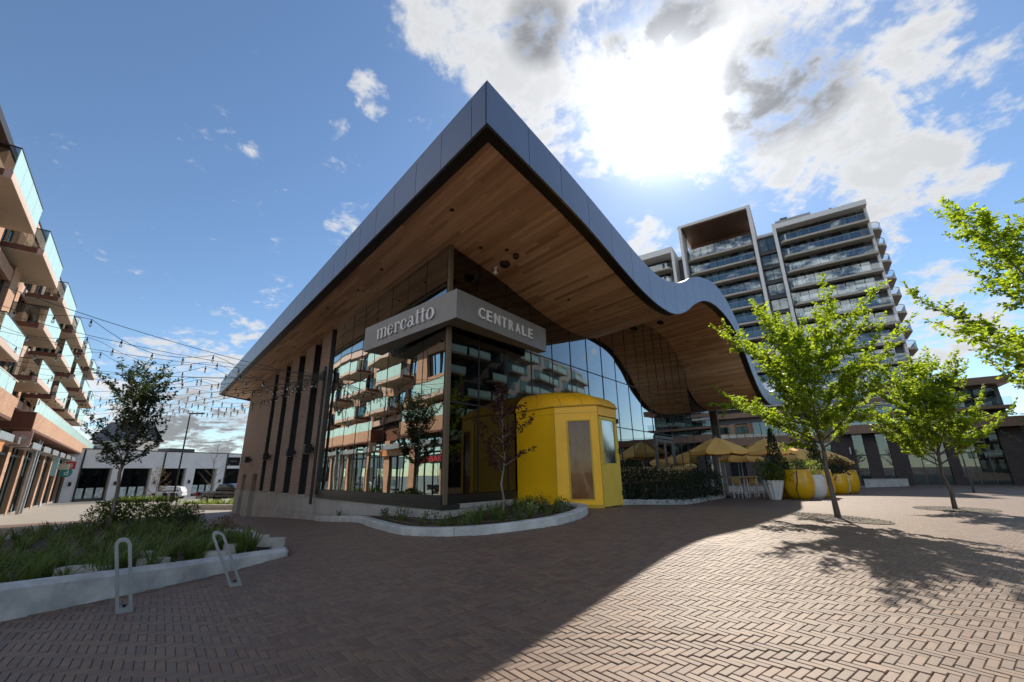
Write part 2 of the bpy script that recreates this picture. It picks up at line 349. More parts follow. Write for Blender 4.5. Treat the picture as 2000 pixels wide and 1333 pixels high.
# outlines that the brick paving stops at
KERB_C = [(-7.81, 18.06), (-6.2, 15.7), (-4.68, 13.75), (-4.0, 12.5), (-3.42, 11.53), (-2.51, 10.23), (-1.63, 9.55), (-0.82, 9.21), (0.0, 9.18), (0.84, 9.42), (1.40, 10.0), (1.70, 10.75), (1.80, 11.5), (1.70, 12.1), (1.45, 12.55)]
CEN_BACK = [(0.9, 13.2), (0.1, 13.8), (-1.84, 11.4), (-7.9, 18.6)]
PL_OUT = [(-6.4, 3.3), (-6.0, 4.4), (-5.6, 5.32), (-5.18, 6.28), (-4.71, 7.69), (-4.5, 8.5), (-4.32, 8.95), (-4.45, 9.25), (-5.3, 10.4), (-6.5, 12.0), (-8.6, 14.2), (-14.5, 18.8), (-20.5, 23.6), (-21.4, 23.2), (-21.3, 21.8), (-20.2, 19.75), (-16.5, 15.0), (-12.0, 9.6), (-9.0, 6.0), (-7.4, 3.6)]
def inside(x, y, poly):
    r = False; n = len(poly); j = n - 1
    for i in range(n):
        xi, yi = poly[i]; xj, yj = poly[j]
        if (yi > y) != (yj > y) and x < (xj - xi) * (y - yi) / (yj - yi) + xi: r = not r
        j = i
    return r
def offset_in(poly, d):
    """inset of a closed outline (works for either orientation)"""
    n = len(poly); area = sum(poly[i][0] * poly[(i+1) % n][1] - poly[(i+1) % n][0] * poly[i][1] for i in range(n)); sgn = 1 if area > 0 else -1
    out = []
    for i in range(n):
        p0 = Vector(poly[i-1]); p = Vector(poly[i]); p2 = Vector(poly[(i+1) % n])
        e1 = (p - p0).normalized(); e2 = (p2 - p).normalized(); n1 = Vector((-e1.y, e1.x)) * sgn; n2 = Vector((-e2.y, e2.x)) * sgn
        b = (n1 + n2); b = b.normalized() if b.length > 1e-6 else n1; c = max(0.35, b.dot(n1)); q = p + b * (d / c); out.append((q.x, q.y))
    return out
CEN_POLY = KERB_C + CEN_BACK
VP0, VP1, VP2, VP3 = Vector((0.10, 13.85, 0)), Vector((1.20, 12.72, 0)), Vector((2.42, 12.43, 0)), Vector((3.175, 13.37, 0))
VP4 = VP3 + E * 0.554 - NF * 1.12; VP5 = VP4 - NF * (VP4.dot(NF) + 8.66)
VEST = [(p.x, p.y) for p in (VP0, VP1, VP2, VP3, VP4, VP5)]
BASE_L = [tuple(AN(9.9, 5.95)[:2]), tuple(AN(41, 5.95)[:2]), tuple(AN(41, 30)[:2]), tuple(ST(23, 4.0)[:2])]
HEDGE_POLY = [(3.3, 14.06), (5.2, 16.6), (6.99, 18.95), (9.47, 21.9), (11.5, 24.4), (9.5, 26.0), (2.2, 15.6)]

def brick_shape(L, W, full=True):
    g = 0.0022; c = 0.0045; h = 0.012; mb = MB(); x0, x1, y0, y1 = g, L - g, g, W - g
    top = [(x0 + c, y0 + c, 0), (x1 - c, y0 + c, 0), (x1 - c, y1 - c, 0), (x0 + c, y1 - c, 0)]
    mid = [(x0, y0, -c), (x1, y0, -c), (x1, y1, -c), (x0, y1, -c)]; bot = [(x0, y0, -h), (x1, y0, -h), (x1, y1, -h), (x0, y1, -h)]
    return top, mid, bot
M_brick = bpy.data.materials.new('clay_paver'); M_brick.use_nodes = True
_t = NT(M_brick.node_tree); _b = _t.n['Principled BSDF']
_at = _t.new('ShaderNodeAttribute', attribute_name='tint'); _p = _t.new('ShaderNodeNewGeometry').outputs['Position']
_c = brick_ramp(_t, _at.outputs['Fac'])
_c = _t.mix(_t.rng(_t.noise(_p, 28, 5, 0.7), 0.35, 0.75, 0.0, 0.55), _c, (0.175, 0.122, 0.085))
_c = _t.mix(_t.rng(_t.noise(_p, 0.35, 4, 0.6), 0.3, 0.7, 0.0, 0.3), _c, (0.16, 0.105, 0.076))
_c = wear(_t, _p, _c)
_t.l.new(_c, _b.inputs['Base Color']); _b.inputs['Roughness'].default_value = 0.60; _b.inputs['Specular IOR Level'].default_value = 0.5
_bn = _t.new('ShaderNodeBump'); _bn.inputs['Strength'].default_value = 0.35; _bn.inputs['Distance'].default_value = 0.004
_t.l.new(_t.noise(_p, 90, 4, 0.7), _bn.inputs['Height']); _t.l.new(_bn.outputs[0], _b.inputs['Normal'])
def set_tint(me, vals):
    a = me.attributes.new('tint', 'FLOAT', 'POINT'); a.data.foreach_set('value', np.asarray(vals, dtype=np.float32))

def lay_bricks():
    rng = random.Random(3); cand = []
    R = 12.0; n = int(R / BW) + 4
    TREE_HOLES = [(7.92, 11.38, 1.05)]
    for q in range(-8, 52):
        for i in range(-140, 141):
            bu, bv = i * BW + q * BL, i * BW - q * BL
            for H in (True, False):
                cu, cv = (bu + BL / 2, bv + BW / 2) if H else (bu + BW / 2, bv + BW + BL / 2)
                x = HX.x * cu + HY.x * cv; y = HX.y * cu + HY.y * cv
                if y < 1.6: continue
                d2 = x * x + y * y
                if d2 > R * R or abs(x) > y * 1.16 + 0.5: continue
                if any((x - h[0]) ** 2 + (y - h[1]) ** 2 < h[2] ** 2 for h in TREE_HOLES): continue
                if inside(x, y, CEN_POLY) or inside(x, y, PL_OUT) or inside(x, y, VEST): continue
                cand.append((d2, bu, bv if H else bv + BW, H, x, y))
    cand.sort()
    # in view first: the frame's lower edge cuts the nearest ones off
    def seen(c):
        p = Vector((c[4], c[5], 0)) - EYE; zc = p.dot(cF); return zc > 0 and abs(p.dot(cU) / zc) < 666 / 840 and abs(p.dot(cR) / zc) < 1000 / 840
    near = [c for c in cand if seen(c)][:300]; ns = set((c[1], c[2]) for c in near)
    # variants shared by the picked bricks
    var = []
    for H in (True, False):
        for kk in range(6):
            L, W = (BL, BW) if H else (BW, BL); top, mid, bot = brick_shape(L, W); m_ = MB()
            P = [HX * (a - L / 2) + HY * (b - W / 2) + UP * z for (a, b, z) in top + mid + bot]; m_.v = [tuple(p) for p in P]
            m_.f = [(0, 1, 2, 3)] + [(4 + k, 4 + (k+1) % 4, (k+1) % 4, k) for k in range(4)] + [(8 + k, 8 + (k+1) % 4, 4 + (k+1) % 4, 4 + k) for k in range(4)] + [(11, 10, 9, 8)]
            m_.f = [tuple(reversed(q)) for q in m_.f]; me = m_.mesh('brick'); me.materials.append(M_brick); set_tint(me, [(kk + 0.5) / 6] * 12); var.append((H, me))
    for (d2, bu, bv, H, x, y) in near:
        me = rng.choice([v[1] for v in var if v[0] == H])
        inst('brick', me, ground, (x, y, gz(x, y) + 0.008 + rng.uniform(-.0015, .0022)), (rng.gauss(0, .010), rng.gauss(0, .010), rng.gauss(0, .011)))
    V = []; F = []; tint = []; i0 = 0
    for (d2, bu, bv, H, x, y) in cand:
        if (bu, bv) in ns: continue
        L, W = (BL, BW) if H else (BW, BL); full = d2 < 64; top, mid, bot = brick_shape(L, W)
        z0 = gz(x, y) + 0.008 + rng.uniform(-.0018, .0022); tx, ty = rng.gauss(0, .011), rng.gauss(0, .011); t = rng.random(); yw = rng.gauss(0, .011)
        sx = (gz(x + .1, y) - gz(x - .1, y)) / .2; sy = (gz(x, y + .1) - gz(x, y - .1)) / .2
        if full: src = top + mid + bot
        else: src = [(a, b, 0) for (a, b, _) in mid] + bot
        for (a, b, z) in src:
            px = HX.x * (bu + a) + HY.x * (bv + b); py = HX.y * (bu + a) + HY.y * (bv + b); rx, ry = px - x, py - y; px, py = px - yw * ry, py + yw * rx
            V.append((px, py, z0 + z + (tx + sx) * rx + (ty + sy) * ry)); tint.append(t)
        if full:
            F.append((i0, i0+1, i0+2, i0+3))
            for k in range(4): F.append((i0+4+k, i0+4+(k+1) % 4, i0+(k+1) % 4, i0+k)); F.append((i0+8+k, i0+8+(k+1) % 4, i0+4+(k+1) % 4, i0+4+k))
        else:
            F.append((i0, i0+1, i0+2, i0+3))
            for k in range(4): F.append((i0+4+k, i0+4+(k+1) % 4, i0+(k+1) % 4, i0+k))
        i0 += len(src)
    F = [tuple(reversed(q)) for q in F]
    me = bpy.data.meshes.new('herringbone_bricks'); me.from_pydata(V, [], F); me.update(); me.materials.append(M_brick); set_tint(me, tint)
    o = bpy.data.objects.new('herringbone_bricks', me); col.objects.link(o); o.parent = ground; o['kind'] = 'stuff'
lay_bricks()
# the sheet under the laid bricks is bedding sand, so its own pattern is hidden by them

# ------------------------------------------------------------------ kerbs and planting beds
def closed_kerb(name, outline, width, ztop, mat_, parent, bev=0.03, skip_back=0):
    inn = offset_in(outline, width); mb = MB(); n = len(outline); rows = []
    i1 = offset_in(outline, bev); i2 = offset_in(outline, width - bev)
    for k in range(n):
        o = outline[k]; zt = ztop(k, o)
        rows.append([(o[0], o[1], gz(*o) - 0.25), (o[0], o[1], zt - bev), (i1[k][0], i1[k][1], zt), (i2[k][0], i2[k][1], zt), (inn[k][0], inn[k][1], zt - bev), (inn[k][0], inn[k][1], gz(*o) - 0.25)])
    rows = rows + [rows[0]] if not skip_back else rows[:n - skip_back]
    mb.grid(rows); return obj(name, mb, mat_, parent, False), inn
def resample(pts, step, closed=False):
    P = [Vector((p[0], p[1])) for p in pts]; 
    if closed: P.append(P[0])
    out = []; n = len(P)
    def cr(a, b, c, d, t): return 0.5 * ((2*b) + (c - a) * t + (2*a - 5*b + 4*c - d) * t*t + (3*b - a - 3*c + d) * t**3)
    for i in range(n - 1):
        a = P[i-1] if i > 0 else (P[-2] if closed else P[i]); b = P[i]; c = P[i+1]; d = P[i+2] if i + 2 < n else (P[1] if closed else P[i+1])
        k = max(1, int((c - b).length / step))
        for q in range(k): v = cr(a, b, c, d, q / k); out.append((v.x, v.y))
    if not closed: out.append(tuple(P[-1]))
    return out
def soil_fill(name, outline, zf, parent, mat_=None):
    import bmesh
    bm = bmesh.new(); vs = [bm.verts.new((p[0], p[1], zf(p[0], p[1]))) for p in outline]; f = bm.faces.new(vs)
    bmesh.ops.triangulate(bm, faces=[f]); bm.normal_update()
    for ff in bm.faces:
        if ff.normal.z < 0: ff.normal_flip()
    me = bpy.data.meshes.new(name); bm.to_mesh(me); bm.free(); me.materials.append(mat_ or M_soil)
    o = bpy.data.objects.new(name, me); col.objects.link(o); po = ORG[parent.name]; o.location = -po; o.parent = parent; ORG[o.name] = Vector((0, 0, 0)); return o

# long planter beside the street (left)
pl = resample(PL_OUT, 0.5, True)
plant_l = thing('planter', 'long weathered concrete planter full of sedge and shrubs with bike loops in front', 'planter', G(-9, 9))
def pl_top(k, p):
    x, y = p; a = D.x * x + D.y * y
    near = 0.33 - max(0, y - 5.0) * 0.058
    if x > -7.4 and y < 9.3 and x + y * 0.35 > -5.4: return max(near, gz(x, y) + 0.09)
    if x > -7 and y > 8.5: return gz(x, y) + 0.09 + 0.02 * max(0, -4.4 - x)
    return gz(x, y) + 0.16 if a > 11 else max(gz(x, y) + 0.16, 0.25)
kerb_l, pl_in = closed_kerb('planter_wall', pl, 0.27, pl_top, M_conc_old, plant_l, 0.05)
def soil_l(x, y): return gz(x, y) + 0.10 + 0.10 * sm((9 - y) / 4)
soil_fill('soil', pl_in, soil_l, plant_l)
# kidney-shaped bed at the building corner
kc = resample(KERB_C, 0.35)
plant_c = thing('corner_planting_bed', 'kidney-shaped planting bed with pale concrete kerb at the glass corner', 'planter', G(-0.5, 10.5))
full_c = kc + CEN_BACK
mbk = MB(); inn_c = offset_in(full_c, 0.24); i1 = offset_in(full_c, 0.03); i2 = offset_in(full_c, 0.21); rows = []
for k in range(len(kc)):
    o = full_c[k]; g0 = gz(*o); h = 0.17
    rows.append([(o[0], o[1], g0 - .1), (o[0], o[1], g0 + h - .025), (i1[k][0], i1[k][1], g0 + h), (i2[k][0], i2[k][1], g0 + h), (inn_c[k][0], inn_c[k][1], g0 + h - .025), (inn_c[k][0], inn_c[k][1], g0 - .1)])
# separate cast lengths of kerb with a small joint
seg = max(4, len(rows) // 7); st = 0; kk = 0
while st < len(rows) - 1:
    en = min(st + seg, len(rows) - 1)
    if len(rows) - 1 - en < 3: en = len(rows) - 1
    part = [list(map(Vector, r)) for r in rows[st:en + 1]]
    part[0] = [a.lerp(b, 0.012) for a, b in zip(part[0], part[1])]; part[-1] = [a.lerp(b, 0.012) for a, b in zip(part[-1], part[-2])]
    m_ = MB(); m_.grid(part); m_.poly(list(reversed(part[0]))); m_.poly(part[-1]); obj('kerb_stone', m_, M_conc, plant_c); st = en
def soil_c(x, y): return gz(x, y) + 0.10
soil_fill('soil', inn_c, soil_c, plant_c)
# ------------------------------------------------------------------ market pavilion
ZB = [(0, 8.15), (2.7, 7.85), (4.3, 7.6), (6, 7.22), (7.5, 6.95), (9, 6.86), (10.5, 7.02), (12, 7.57), (13.3, 8.25), (15, 8.95), (16.7, 9.33), (18.4, 9.42), (20, 9.28), (21.3, 8.90), (22.7, 8.08), (24, 6.98), (25.5, 6.12), (27, 5.74), (28.5, 5.62), (30, 5.7), (32, 6.1), (34, 6.8), (36, 7.4)]
ZT = [(0, 9.25), (2.7, 8.93), (4.3, 8.69), (5.6, 8.47), (7.05, 8.23), (8.2, 8.10), (9.3, 8.10), (10.7, 8.37), (12.15, 8.92), (13.2, 9.47), (14.5, 10.0), (15.8, 10.38), (17, 10.65), (18.2, 10.78), (19.7, 10.66), (21.3, 10.18), (22.9, 9.28), (24.2, 8.20), (25.7, 7.12), (27, 6.68), (28.5, 6.55), (30, 6.65), (32, 7.1), (34, 7.8), (36, 8.4)]
def curve(K):
    xs = [k[0] for k in K]; ys = [k[1] for k in K]; n = len(K); tg = []
    for i in range(n):
        a, b = max(i - 1, 0), min(i + 1, n - 1); tg.append((ys[b] - ys[a]) / (xs[b] - xs[a]))
    def f(x):
        x = min(max(x, xs[0]), xs[-1]); i = 0
        while i < n - 2 and x > xs[i+1]: i += 1
        h = xs[i+1] - xs[i]; t = (x - xs[i]) / h; t2 = t*t; t3 = t2*t
        return (2*t3 - 3*t2 + 1) * ys[i] + (t3 - 2*t2 + t) * h * tg[i] + (-2*t3 + 3*t2) * ys[i+1] + (t3 - t2) * h * tg[i+1]
    return f
zb, zt = curve(ZB), curve(ZT); SMAX, TMAX = 36.0, 38.0

M_fascia = mat('fascia_panel_metal', (0.26, 0.26, 0.285), 0.34, 0.88, var=0.05, vscale=0.8, bump=0.015, bscale=1.2)
M_memb = mat('roof_membrane', (0.75, 0.75, 0.74), 0.5, var=0.04)
M_sign = mat('sign_metal_grey', (0.25, 0.245, 0.24), 0.42, 0.25, var=0.06)
M_letter = mat('letter_steel', (0.72, 0.72, 0.72), 0.30, 0.75, var=0.04)
M_letter_w = mat('letter_white', (0.72, 0.72, 0.70), 0.5, var=0.03)
M_plinth = mat('plinth_block', (0.36, 0.345, 0.33), 0.85, var=0.14, vscale=1.4, bump=0.3, bscale=25, coord='World')
M_wallbrick = brickmat('dark_face_brick', D, (0.34, 0.235, 0.19), (0.45, 0.33, 0.27), (0.16, 0.135, 0.12), 0.30, 0.075, 0.012)
M_glass_l = glassmat('curtain_glass', 0.10, (0.24, 0.25, 0.22), (0.97, 0.98, 0.92), 0.0065, curve_=(1.0, 1.7))
M_glass_r = glassmat('curtain_glass_front', 0.02, (0.30, 0.30, 0.26), (0.97, 0.99, 1.0), 0.004, curve_=(1.9, 3.0))
M_mull = mat('mullion_dark', (0.03, 0.03, 0.032), 0.4, 0.5)
M_doorframe = mat('door_frame_metal', (0.13, 0.13, 0.135), 0.4, 0.6)
M_intfloor = mat('interior_floor', (0.14, 0.115, 0.09), 0.5)
M_intwall = mat('interior_wall', (0.11, 0.085, 0.06), 0.8)
M_intwood = mat('interior_timber', (0.24, 0.15, 0.08), 0.6)
def wood_material():
    m = bpy.data.materials.new('cedar_soffit'); m.use_nodes = True; t = NT(m.node_tree); b = t.n['Principled BSDF']
    at = t.new('ShaderNodeAttribute', attribute_name='tint'); p = t.new('ShaderNodeNewGeometry').outputs['Position']
    al = t.vm('DOT_PRODUCT', p, tuple(D)); ac = t.vm('DOT_PRODUCT', p, tuple(N))
    g = t.noise(t.xyz(t.m('MULTIPLY', al, 0.6), t.m('MULTIPLY', ac, 22.0), t.m('MULTIPLY', at.outputs['Fac'], 40.0)), 1.6, 5, 0.65, 0.6)
    r = t.new('ShaderNodeValToRGB'); e = r.color_ramp.elements; r.color_ramp.interpolation = 'LINEAR'
    e[0].position = 0.0; e[0].color = (0.44, 0.275, 0.165, 1); e[1].position = 1.0; e[1].color = (0.86, 0.64, 0.44, 1)
    q = e.new(0.35); q.color = (0.66, 0.445, 0.285, 1); q = e.new(0.7); q.color = (0.78, 0.54, 0.355, 1); t.l.new(at.outputs['Fac'], r.inputs[0])
    c = t.mix(t.rng(g, 0.35, 0.72, 0.0, 0.45), r.outputs[0], (0.36, 0.205, 0.115))
    t.l.new(c, b.inputs['Base Color']); b.inputs['Roughness'].default_value = 0.5; b.inputs['Specular IOR Level'].default_value = 0.4
    return m
M_wood = wood_material()

pav = thing('market_pavilion', 'market pavilion with sweeping wave roof, cedar soffit and glass corner', 'building', AN(10, 6, 0.3))
roof = thing('roof', None, None, AN(10, 6, 0.3)); roof.location = (0, 0, 0); roof.parent = pav
# -- fascia panels, left edge
def slab(mb, pts, off):
    """closed slab from an outline and an offset vector"""
    n = len(pts); P = [Vector(p) for p in pts]; i = mb.add(P + [p + off for p in P]); mb.f.append(tuple(range(i, i + n))); mb.f.append(tuple(range(i + 2*n - 1, i + n - 1, -1)))
    for k in range(n): q = (k + 1) % n; mb.f.append((i + k, i + n + k, i + n + q, i + q))
t0 = 0.0; joints = [0.0] + [0.55 + 1.25 * k for k in range(40)]; joints = [j for j in joints if j < TMAX - .4] + [TMAX]
for a, b in zip(joints[:-1], joints[1:]):
    m_ = MB(); g = 0.008; lo, hi = a + (g if a > 0 else 0.002), b - g
    slab(m_, [ST(0, lo, zb(0)), ST(0, hi, zb(0)), ST(0, hi, zt(0)), ST(0, lo, zt(0))], E * 0.06); obj('fascia_panel', m_, M_fascia, roof, org=ST(0, a, 8))
joints = [0.0] + [1.42 + 1.345 * k for k in range(40)]; joints = [j for j in joints if j < SMAX - .4] + [SMAX]
for a, b in zip(joints[:-1], joints[1:]):
    m_ = MB(); g = 0.007; lo, hi = a + (g if a > 0 else 0.07), b - g; k = 7; S = [lo + (hi - lo) * i / k for i in range(k + 1)]
    if a == 0: S[0] = 0.0
    out = [ST(s, 0, zb(s)) for s in S] + [ST(s, 0, zt(s)) for s in reversed(S)]
    P0 = [ST(s, -0.004, zb(s)) for s in S]; P1 = [ST(s, -0.004, zt(s)) for s in S]; Q0 = [p + D * 0.06 for p in P0]; Q1 = [p + D * 0.06 for p in P1]
    m_.grid([Q0, P0, P1, Q1]); m_.grid([Q1, Q0]); m_.poly([P0[0], Q0[0], Q1[0], P1[0]]); m_.poly([P0[-1], P1[-1], Q1[-1], Q0[-1]])
    obj('fascia_panel', m_, M_fascia, roof, org=ST(a, 0, 8))
# far end and right end fascia
m_ = MB(); S = [0.07 + (12 - .07) * i / 24 for i in range(25)]; m_.grid([[ST(s, TMAX, zb(s)) for s in S], [ST(s, TMAX, zt(s)) for s in S]]); m_.grid([[ST(s, TMAX - .06, zt(s)) for s in S], [ST(s, TMAX - .06, zb(s)) for s in S]]); obj('end_fascia', m_, M_fascia, roof)
m_ = MB(); m_.box(ST(SMAX, 0.07, zb(SMAX)), E * 0.06, D * 20, UP * (zt(SMAX) - zb(SMAX))); obj('end_fascia', m_, M_fascia, roof)
# deck
m_ = MB(); S = [0.062 + (SMAX - .062) * i / 110 for i in range(111)]; Tt = [0.06, 0.5, 2, 5, 10, 20, 30, TMAX - .07]
m_.grid([[ST(s, t, zt(s) - .02) for s in S] for t in Tt]); obj('roof_membrane', m_, M_memb, roof, True)
# interior ceiling closes the roof from below
m_ = MB(); S2 = [1.9 + (SMAX - 1.9) * i / 80 for i in range(81)]; m_.grid([[ST(s, t, zb(s) + .16) for s in S2] for t in (4.3, 12, 24, 37.5)][::-1]); obj('inner_ceiling', m_, M_intwood, roof, True)
# dark metal margin round the soffit
m_ = MB(); S = [0.062 + (SMAX - .062) * i / 120 for i in range(121)]
m_.grid([[ST(s, 0.056, zb(s) + .035) for s in S], [ST(s, 0.34, zb(s) + .035) for s in S]][::-1]); m_.grid([[ST(s, 0.34, zb(s) + .035) for s in S], [ST(s, 0.34, zb(s) + .10) for s in S]])
Tt = [0.34 + (TMAX - .4) * i / 20 for i in range(21)]
m_.grid([[ST(0.062, t, zb(0) + .036) for t in Tt], [ST(0.34, t, zb(.34) + .036) for t in Tt]]); m_.grid([[ST(0.34, t, zb(.34) + .036) for t in Tt], [ST(0.34, t, zb(.34) + .10) for t in Tt]])
obj('soffit_margin', m_, M_bronze, roof)
# -- cedar boards
def boards():
    rng = random.Random(11); B = []; w_ = 0.135; s = 0.345
    while s < SMAX - 0.2:
        end = TMAX - .3 if s < 2.1 else 4.35
        t = 0.345; first = True
        while t < end - .05:
            L = rng.uniform(1.1, 3.4) if not first else rng.uniform(0.5, 3.2); first = False
            e = min(t + L, end)
            if end - e < .5: e = end
            B.append((s, s + w_ - .005, t, e - .003)); t = e
        s += w_
    def near(b): q = ST((b[0] + b[1]) / 2, min(b[3], max(b[2], 0)), 6.5); return q.length - 0.6 * min(b[3] - b[2], 2)
    B.sort(key=near); big = B[:300]; rest = B[300:]
    def board(mb, b):
        a, c, t, e = b; j = rng.uniform(0, .004); za, zc = zb(a) + .06 + j, zb(c) + .06 + j; h = .02
        P = [ST(a, t, za), ST(c, t, zc), ST(c, e, zc), ST(a, e, za)]; i = mb.add(P + [p + UP * h for p in P])
        mb.f += [(i, i+1, i+2, i+3), (i, i+4, i+5, i+1), (i+1, i+5, i+6, i+2), (i+2, i+6, i+7, i+3), (i+3, i+7, i+4, i)]
    for b in big:
        m_ = MB(); board(m_, b); o = obj('soffit_board', m_, M_wood, roof, org=ST(b[0], b[2], zb(b[0]))); set_tint(o.data, [rng.random()] * 8)
    m_ = MB(); tints = []
    for b in rest: board(m_, b); tints += [rng.random()] * 8
    o = obj('soffit_boards', m_, M_wood, roof, kind='stuff'); set_tint(o.data, tints)
    m_ = MB(); Sx = [0.342 + (SMAX - .4) * i / 150 for i in range(151)]
    m_.grid([[ST(x, t, zb(x) + .095) for x in Sx] for t in (0.345, 4.5)][::-1]); m_.grid([[ST(x, t, zb(x) + .094) for x in (0.342, 1.2, 2.1)] for t in (4.4, 20, TMAX - .3)][::-1])
    obj('soffit_backing', m_, M_dark, roof)
boards()
# -- things fixed to the soffit
for (s, t) in [(2.64, 3.28), (3.26, 2.67), (1.04, 2.71), (1.04, 9.3), (1.03, 7.15), (0.77, 12.0), (1.17, 18.6), (6.49, 2.52), (24.26, 2.94), (21.0, 2.9), (1.05, 24), (1.05, 30)]:
    m_ = MB(); m_.lathe(ST(s, t, zb(s) + .035), [(.055, 0), (.06, .01), (.06, .03)], 12); obj('downlight', m_, M_black, roof)
for (s, t, r) in [(3.68, 3.19, .16), (3.62, 2.59, .09)]:
    m_ = MB(); m_.lathe(ST(s, t, zb(s) - .10), [(r * .3, 0), (r * .75, .03), (r, .09), (r, .16)], 14); obj('soffit_speaker', m_, M_black, roof, True)
m_ = MB(); m_.cbox(ST(17.38, 3.19), E, D, .22, .12, zb(17.38) - .06, zb(17.38) + .07); obj('soffit_speaker', m_, M_black, roof)
cc = thing('security_camera', 'small white security camera hanging from the cedar soffit', 'camera', ST(3.63, 3.62, zb(3.63) - .12))
m_ = MB(); m_.tube([ST(3.63, 3.62, zb(3.63) + .05), ST(3.63, 3.62, zb(3.63) - .10)], .03, 8); m_.lathe(ST(3.63, 3.62, zb(3.63)), [(.07, 0), (.07, .05)], 10); obj('mount', m_, M_white, cc)
m_ = MB(); c0 = ST(3.63, 3.62, zb(3.63) - .15); m_.tube([c0 + N * -.02 + E * .06, c0 - E * .1 - D * .08 + UP * -.05], [.06, .055], 10); obj('camera_body', m_, M_white, cc)

# -- walls
def wall(name, a0, a1, z0, z1, m, n0=6.0, n1=6.62, parent=pav): m_ = MB(); m_.box(AN(a0, n0, z0), D * (a1 - a0), N * (n1 - n0), UP * (z1 - z0)); return obj(name, m_, m, parent, org=AN(a0, n0, z0))
for a0, a1 in [(20.10, 21.83), (23.09, 24.66), (25.99, 27.68), (28.92, 30.7), (31.86, 32.9)]: wall('brick_pier', a0, a1, .56, 8.06, M_wallbrick)
wall('brick_pier', 34.4, 36.7, .56, 8.06, M_wallbrick); wall('brick_pier', 38.07, 40, .56, 8.06, M_wallbrick)
wall('brick_header', 32.9, 34.4, 1.62, 8.06, M_wallbrick, 6.003); wall('brick_header', 36.7, 38.07, 1.62, 8.06, M_wallbrick, 6.003)
# plinth in separate blocks
edges = [9.95, 13.2, 16.6, 20.07, 23.0, 26.2, 29.4, 32.88]
for a0, a1 in list(zip(edges[:-1], edges[1:])) + [(34.42, 36.68), (38.09, 40.02)]:
    zg = min(gz(*AN(a0, 6)[:2]), gz(*AN(a1, 6)[:2])) - .3
    zm = zg + (.55 - zg) * .5
    wall('plinth_block', a0 + .004, a1 - .004, zg, zm - .004, M_plinth, 5.96, 6.6); wall('plinth_block', a0 + .004, a1 - .004, zm + .004, .55, M_plinth, 5.965, 6.6)
wall('plinth_coping', 9.9, 20.07, .553, .67, M_bronze, 5.93, 6.5)
for a0, a1 in [(32.9, 34.4), (36.7, 38.07)]:
    d_ = wall('service_door', a0 + .02, a1 - .02, gz(*AN(a0, 6)[:2]) - .05, 1.60, M_bronze, 6.25, 6.32)
    m_ = MB(); m_.cbox(AN(a0 + .2, 6.21), D, N, .06, .035, .0, .16); obj('handle', m_, M_steel, d_)
# slot windows with louvres above
for a0, a1 in [(21.83, 23.09), (24.66, 25.99), (27.68, 28.92), (30.7, 31.86)]:
    wd = wall('window', a0 + .003, a0 + .07, .62, 7.98, M_mull, 6.02, 6.55)
    m_ = MB(); m_.box(AN(a1 - .07, 6.02, .62), D * .067, N * .53, UP * 7.36); m_.box(AN(a0 + .07, 6.3, 5.50), D * (a1 - a0 - .14), N * .2, UP * .10); m_.box(AN(a0 + .07, 6.3, .62), D * (a1 - a0 - .14), N * .2, UP * .08); obj('frame', m_, M_mull, wd)
    m_ = MB(); m_.box(AN(a0 + .07, 6.34, .70), D * (a1 - a0 - .14), N * .02, UP * 4.80); obj('pane', m_, M_glass_l, wd)
    m_ = MB(); m_.box(AN(a0 + .003, 5.93, .553), D * (a1 - a0 - .006), N * .55, UP * .06); obj('sill', m_, M_conc, wd)
    m_ = MB()
    for k in range(24): z = 5.64 + k * .098; m_.poly([AN(a0 + .07, 6.12, z), AN(a1 - .07, 6.12, z), AN(a1 - .07, 6.20, z + .07), AN(a0 + .07, 6.20, z + .07)]); m_.poly([AN(a0 + .07, 6.12, z - .012), AN(a0 + .07, 6.12, z), AN(a1 - .07, 6.12, z), AN(a1 - .07, 6.12, z - .012)])
    m_.box(AN(a0 + .07, 6.3, 5.6), D * (a1 - a0 - .14), N * .02, UP * 2.4); obj('louvre', m_, M_wallbrick if False else M_bronze, wd)
# rest of the shell
m_ = MB(); m_.box(AN(39.5, 6.63, -1.6), D * .5, N * 27, UP * 9.9); obj('end_wall', m_, M_wallbrick, pav)
m_ = MB(); P = AN(39.4, 33); Q = ST(SMAX - .3, 8.0); X = Q - P; m_.box(Vector((P.x, P.y, -1.6)), X, X.cross(UP).normalized() * -.3, UP * 9.0); obj('rear_wall', m_, M_plinth, pav)
m_ = MB(); m_.box(ST(SMAX - .3, 5.6, -1.6), E * .25, D * 2.6, UP * 8.9); obj('end_wall', m_, M_plinth, pav)
# -- left curtain glass
g0 = thing('curtain_wall', None, None, AN(10, 6, .7)); g0.location = ORG[g0.name] - ORG[pav.name]; g0.parent = pav
for k in range(8):
    a0, a1 = 10.04 + k * 1.25, 10.04 + (k + 1) * 1.25; m_ = MB(); m_.box(AN(a0 + .008, 6.0, .90), D * (1.25 - .016), N * .02, UP * 7.12); o = obj('pane', m_, M_glass_l, g0, org=AN(a0, 6.0, .9)); o.rotation_euler.z = random.gauss(0, .0028)
m_ = MB(); m_.box(AN(10.0, 5.97, .672), D * 10.06, N * .2, UP * .22); obj('base_rail', m_, M_mull, g0)
m_ = MB(); m_.box(AN(20.04, 5.90, .672), D * .10, N * .5, UP * 7.35); obj('jamb', m_, M_bronze, g0)
for k in range(1, 8): m_ = MB(); m_.box(AN(10.04 + k * 1.25 - .02, 6.05, .9), D * .04, N * .14, UP * 7.1); m_.box(AN(10.04 + k * 1.25 - .007, 5.99, .9), D * .014, N * .0595, UP * 7.1); obj('mullion', m_, M_mull, g0)
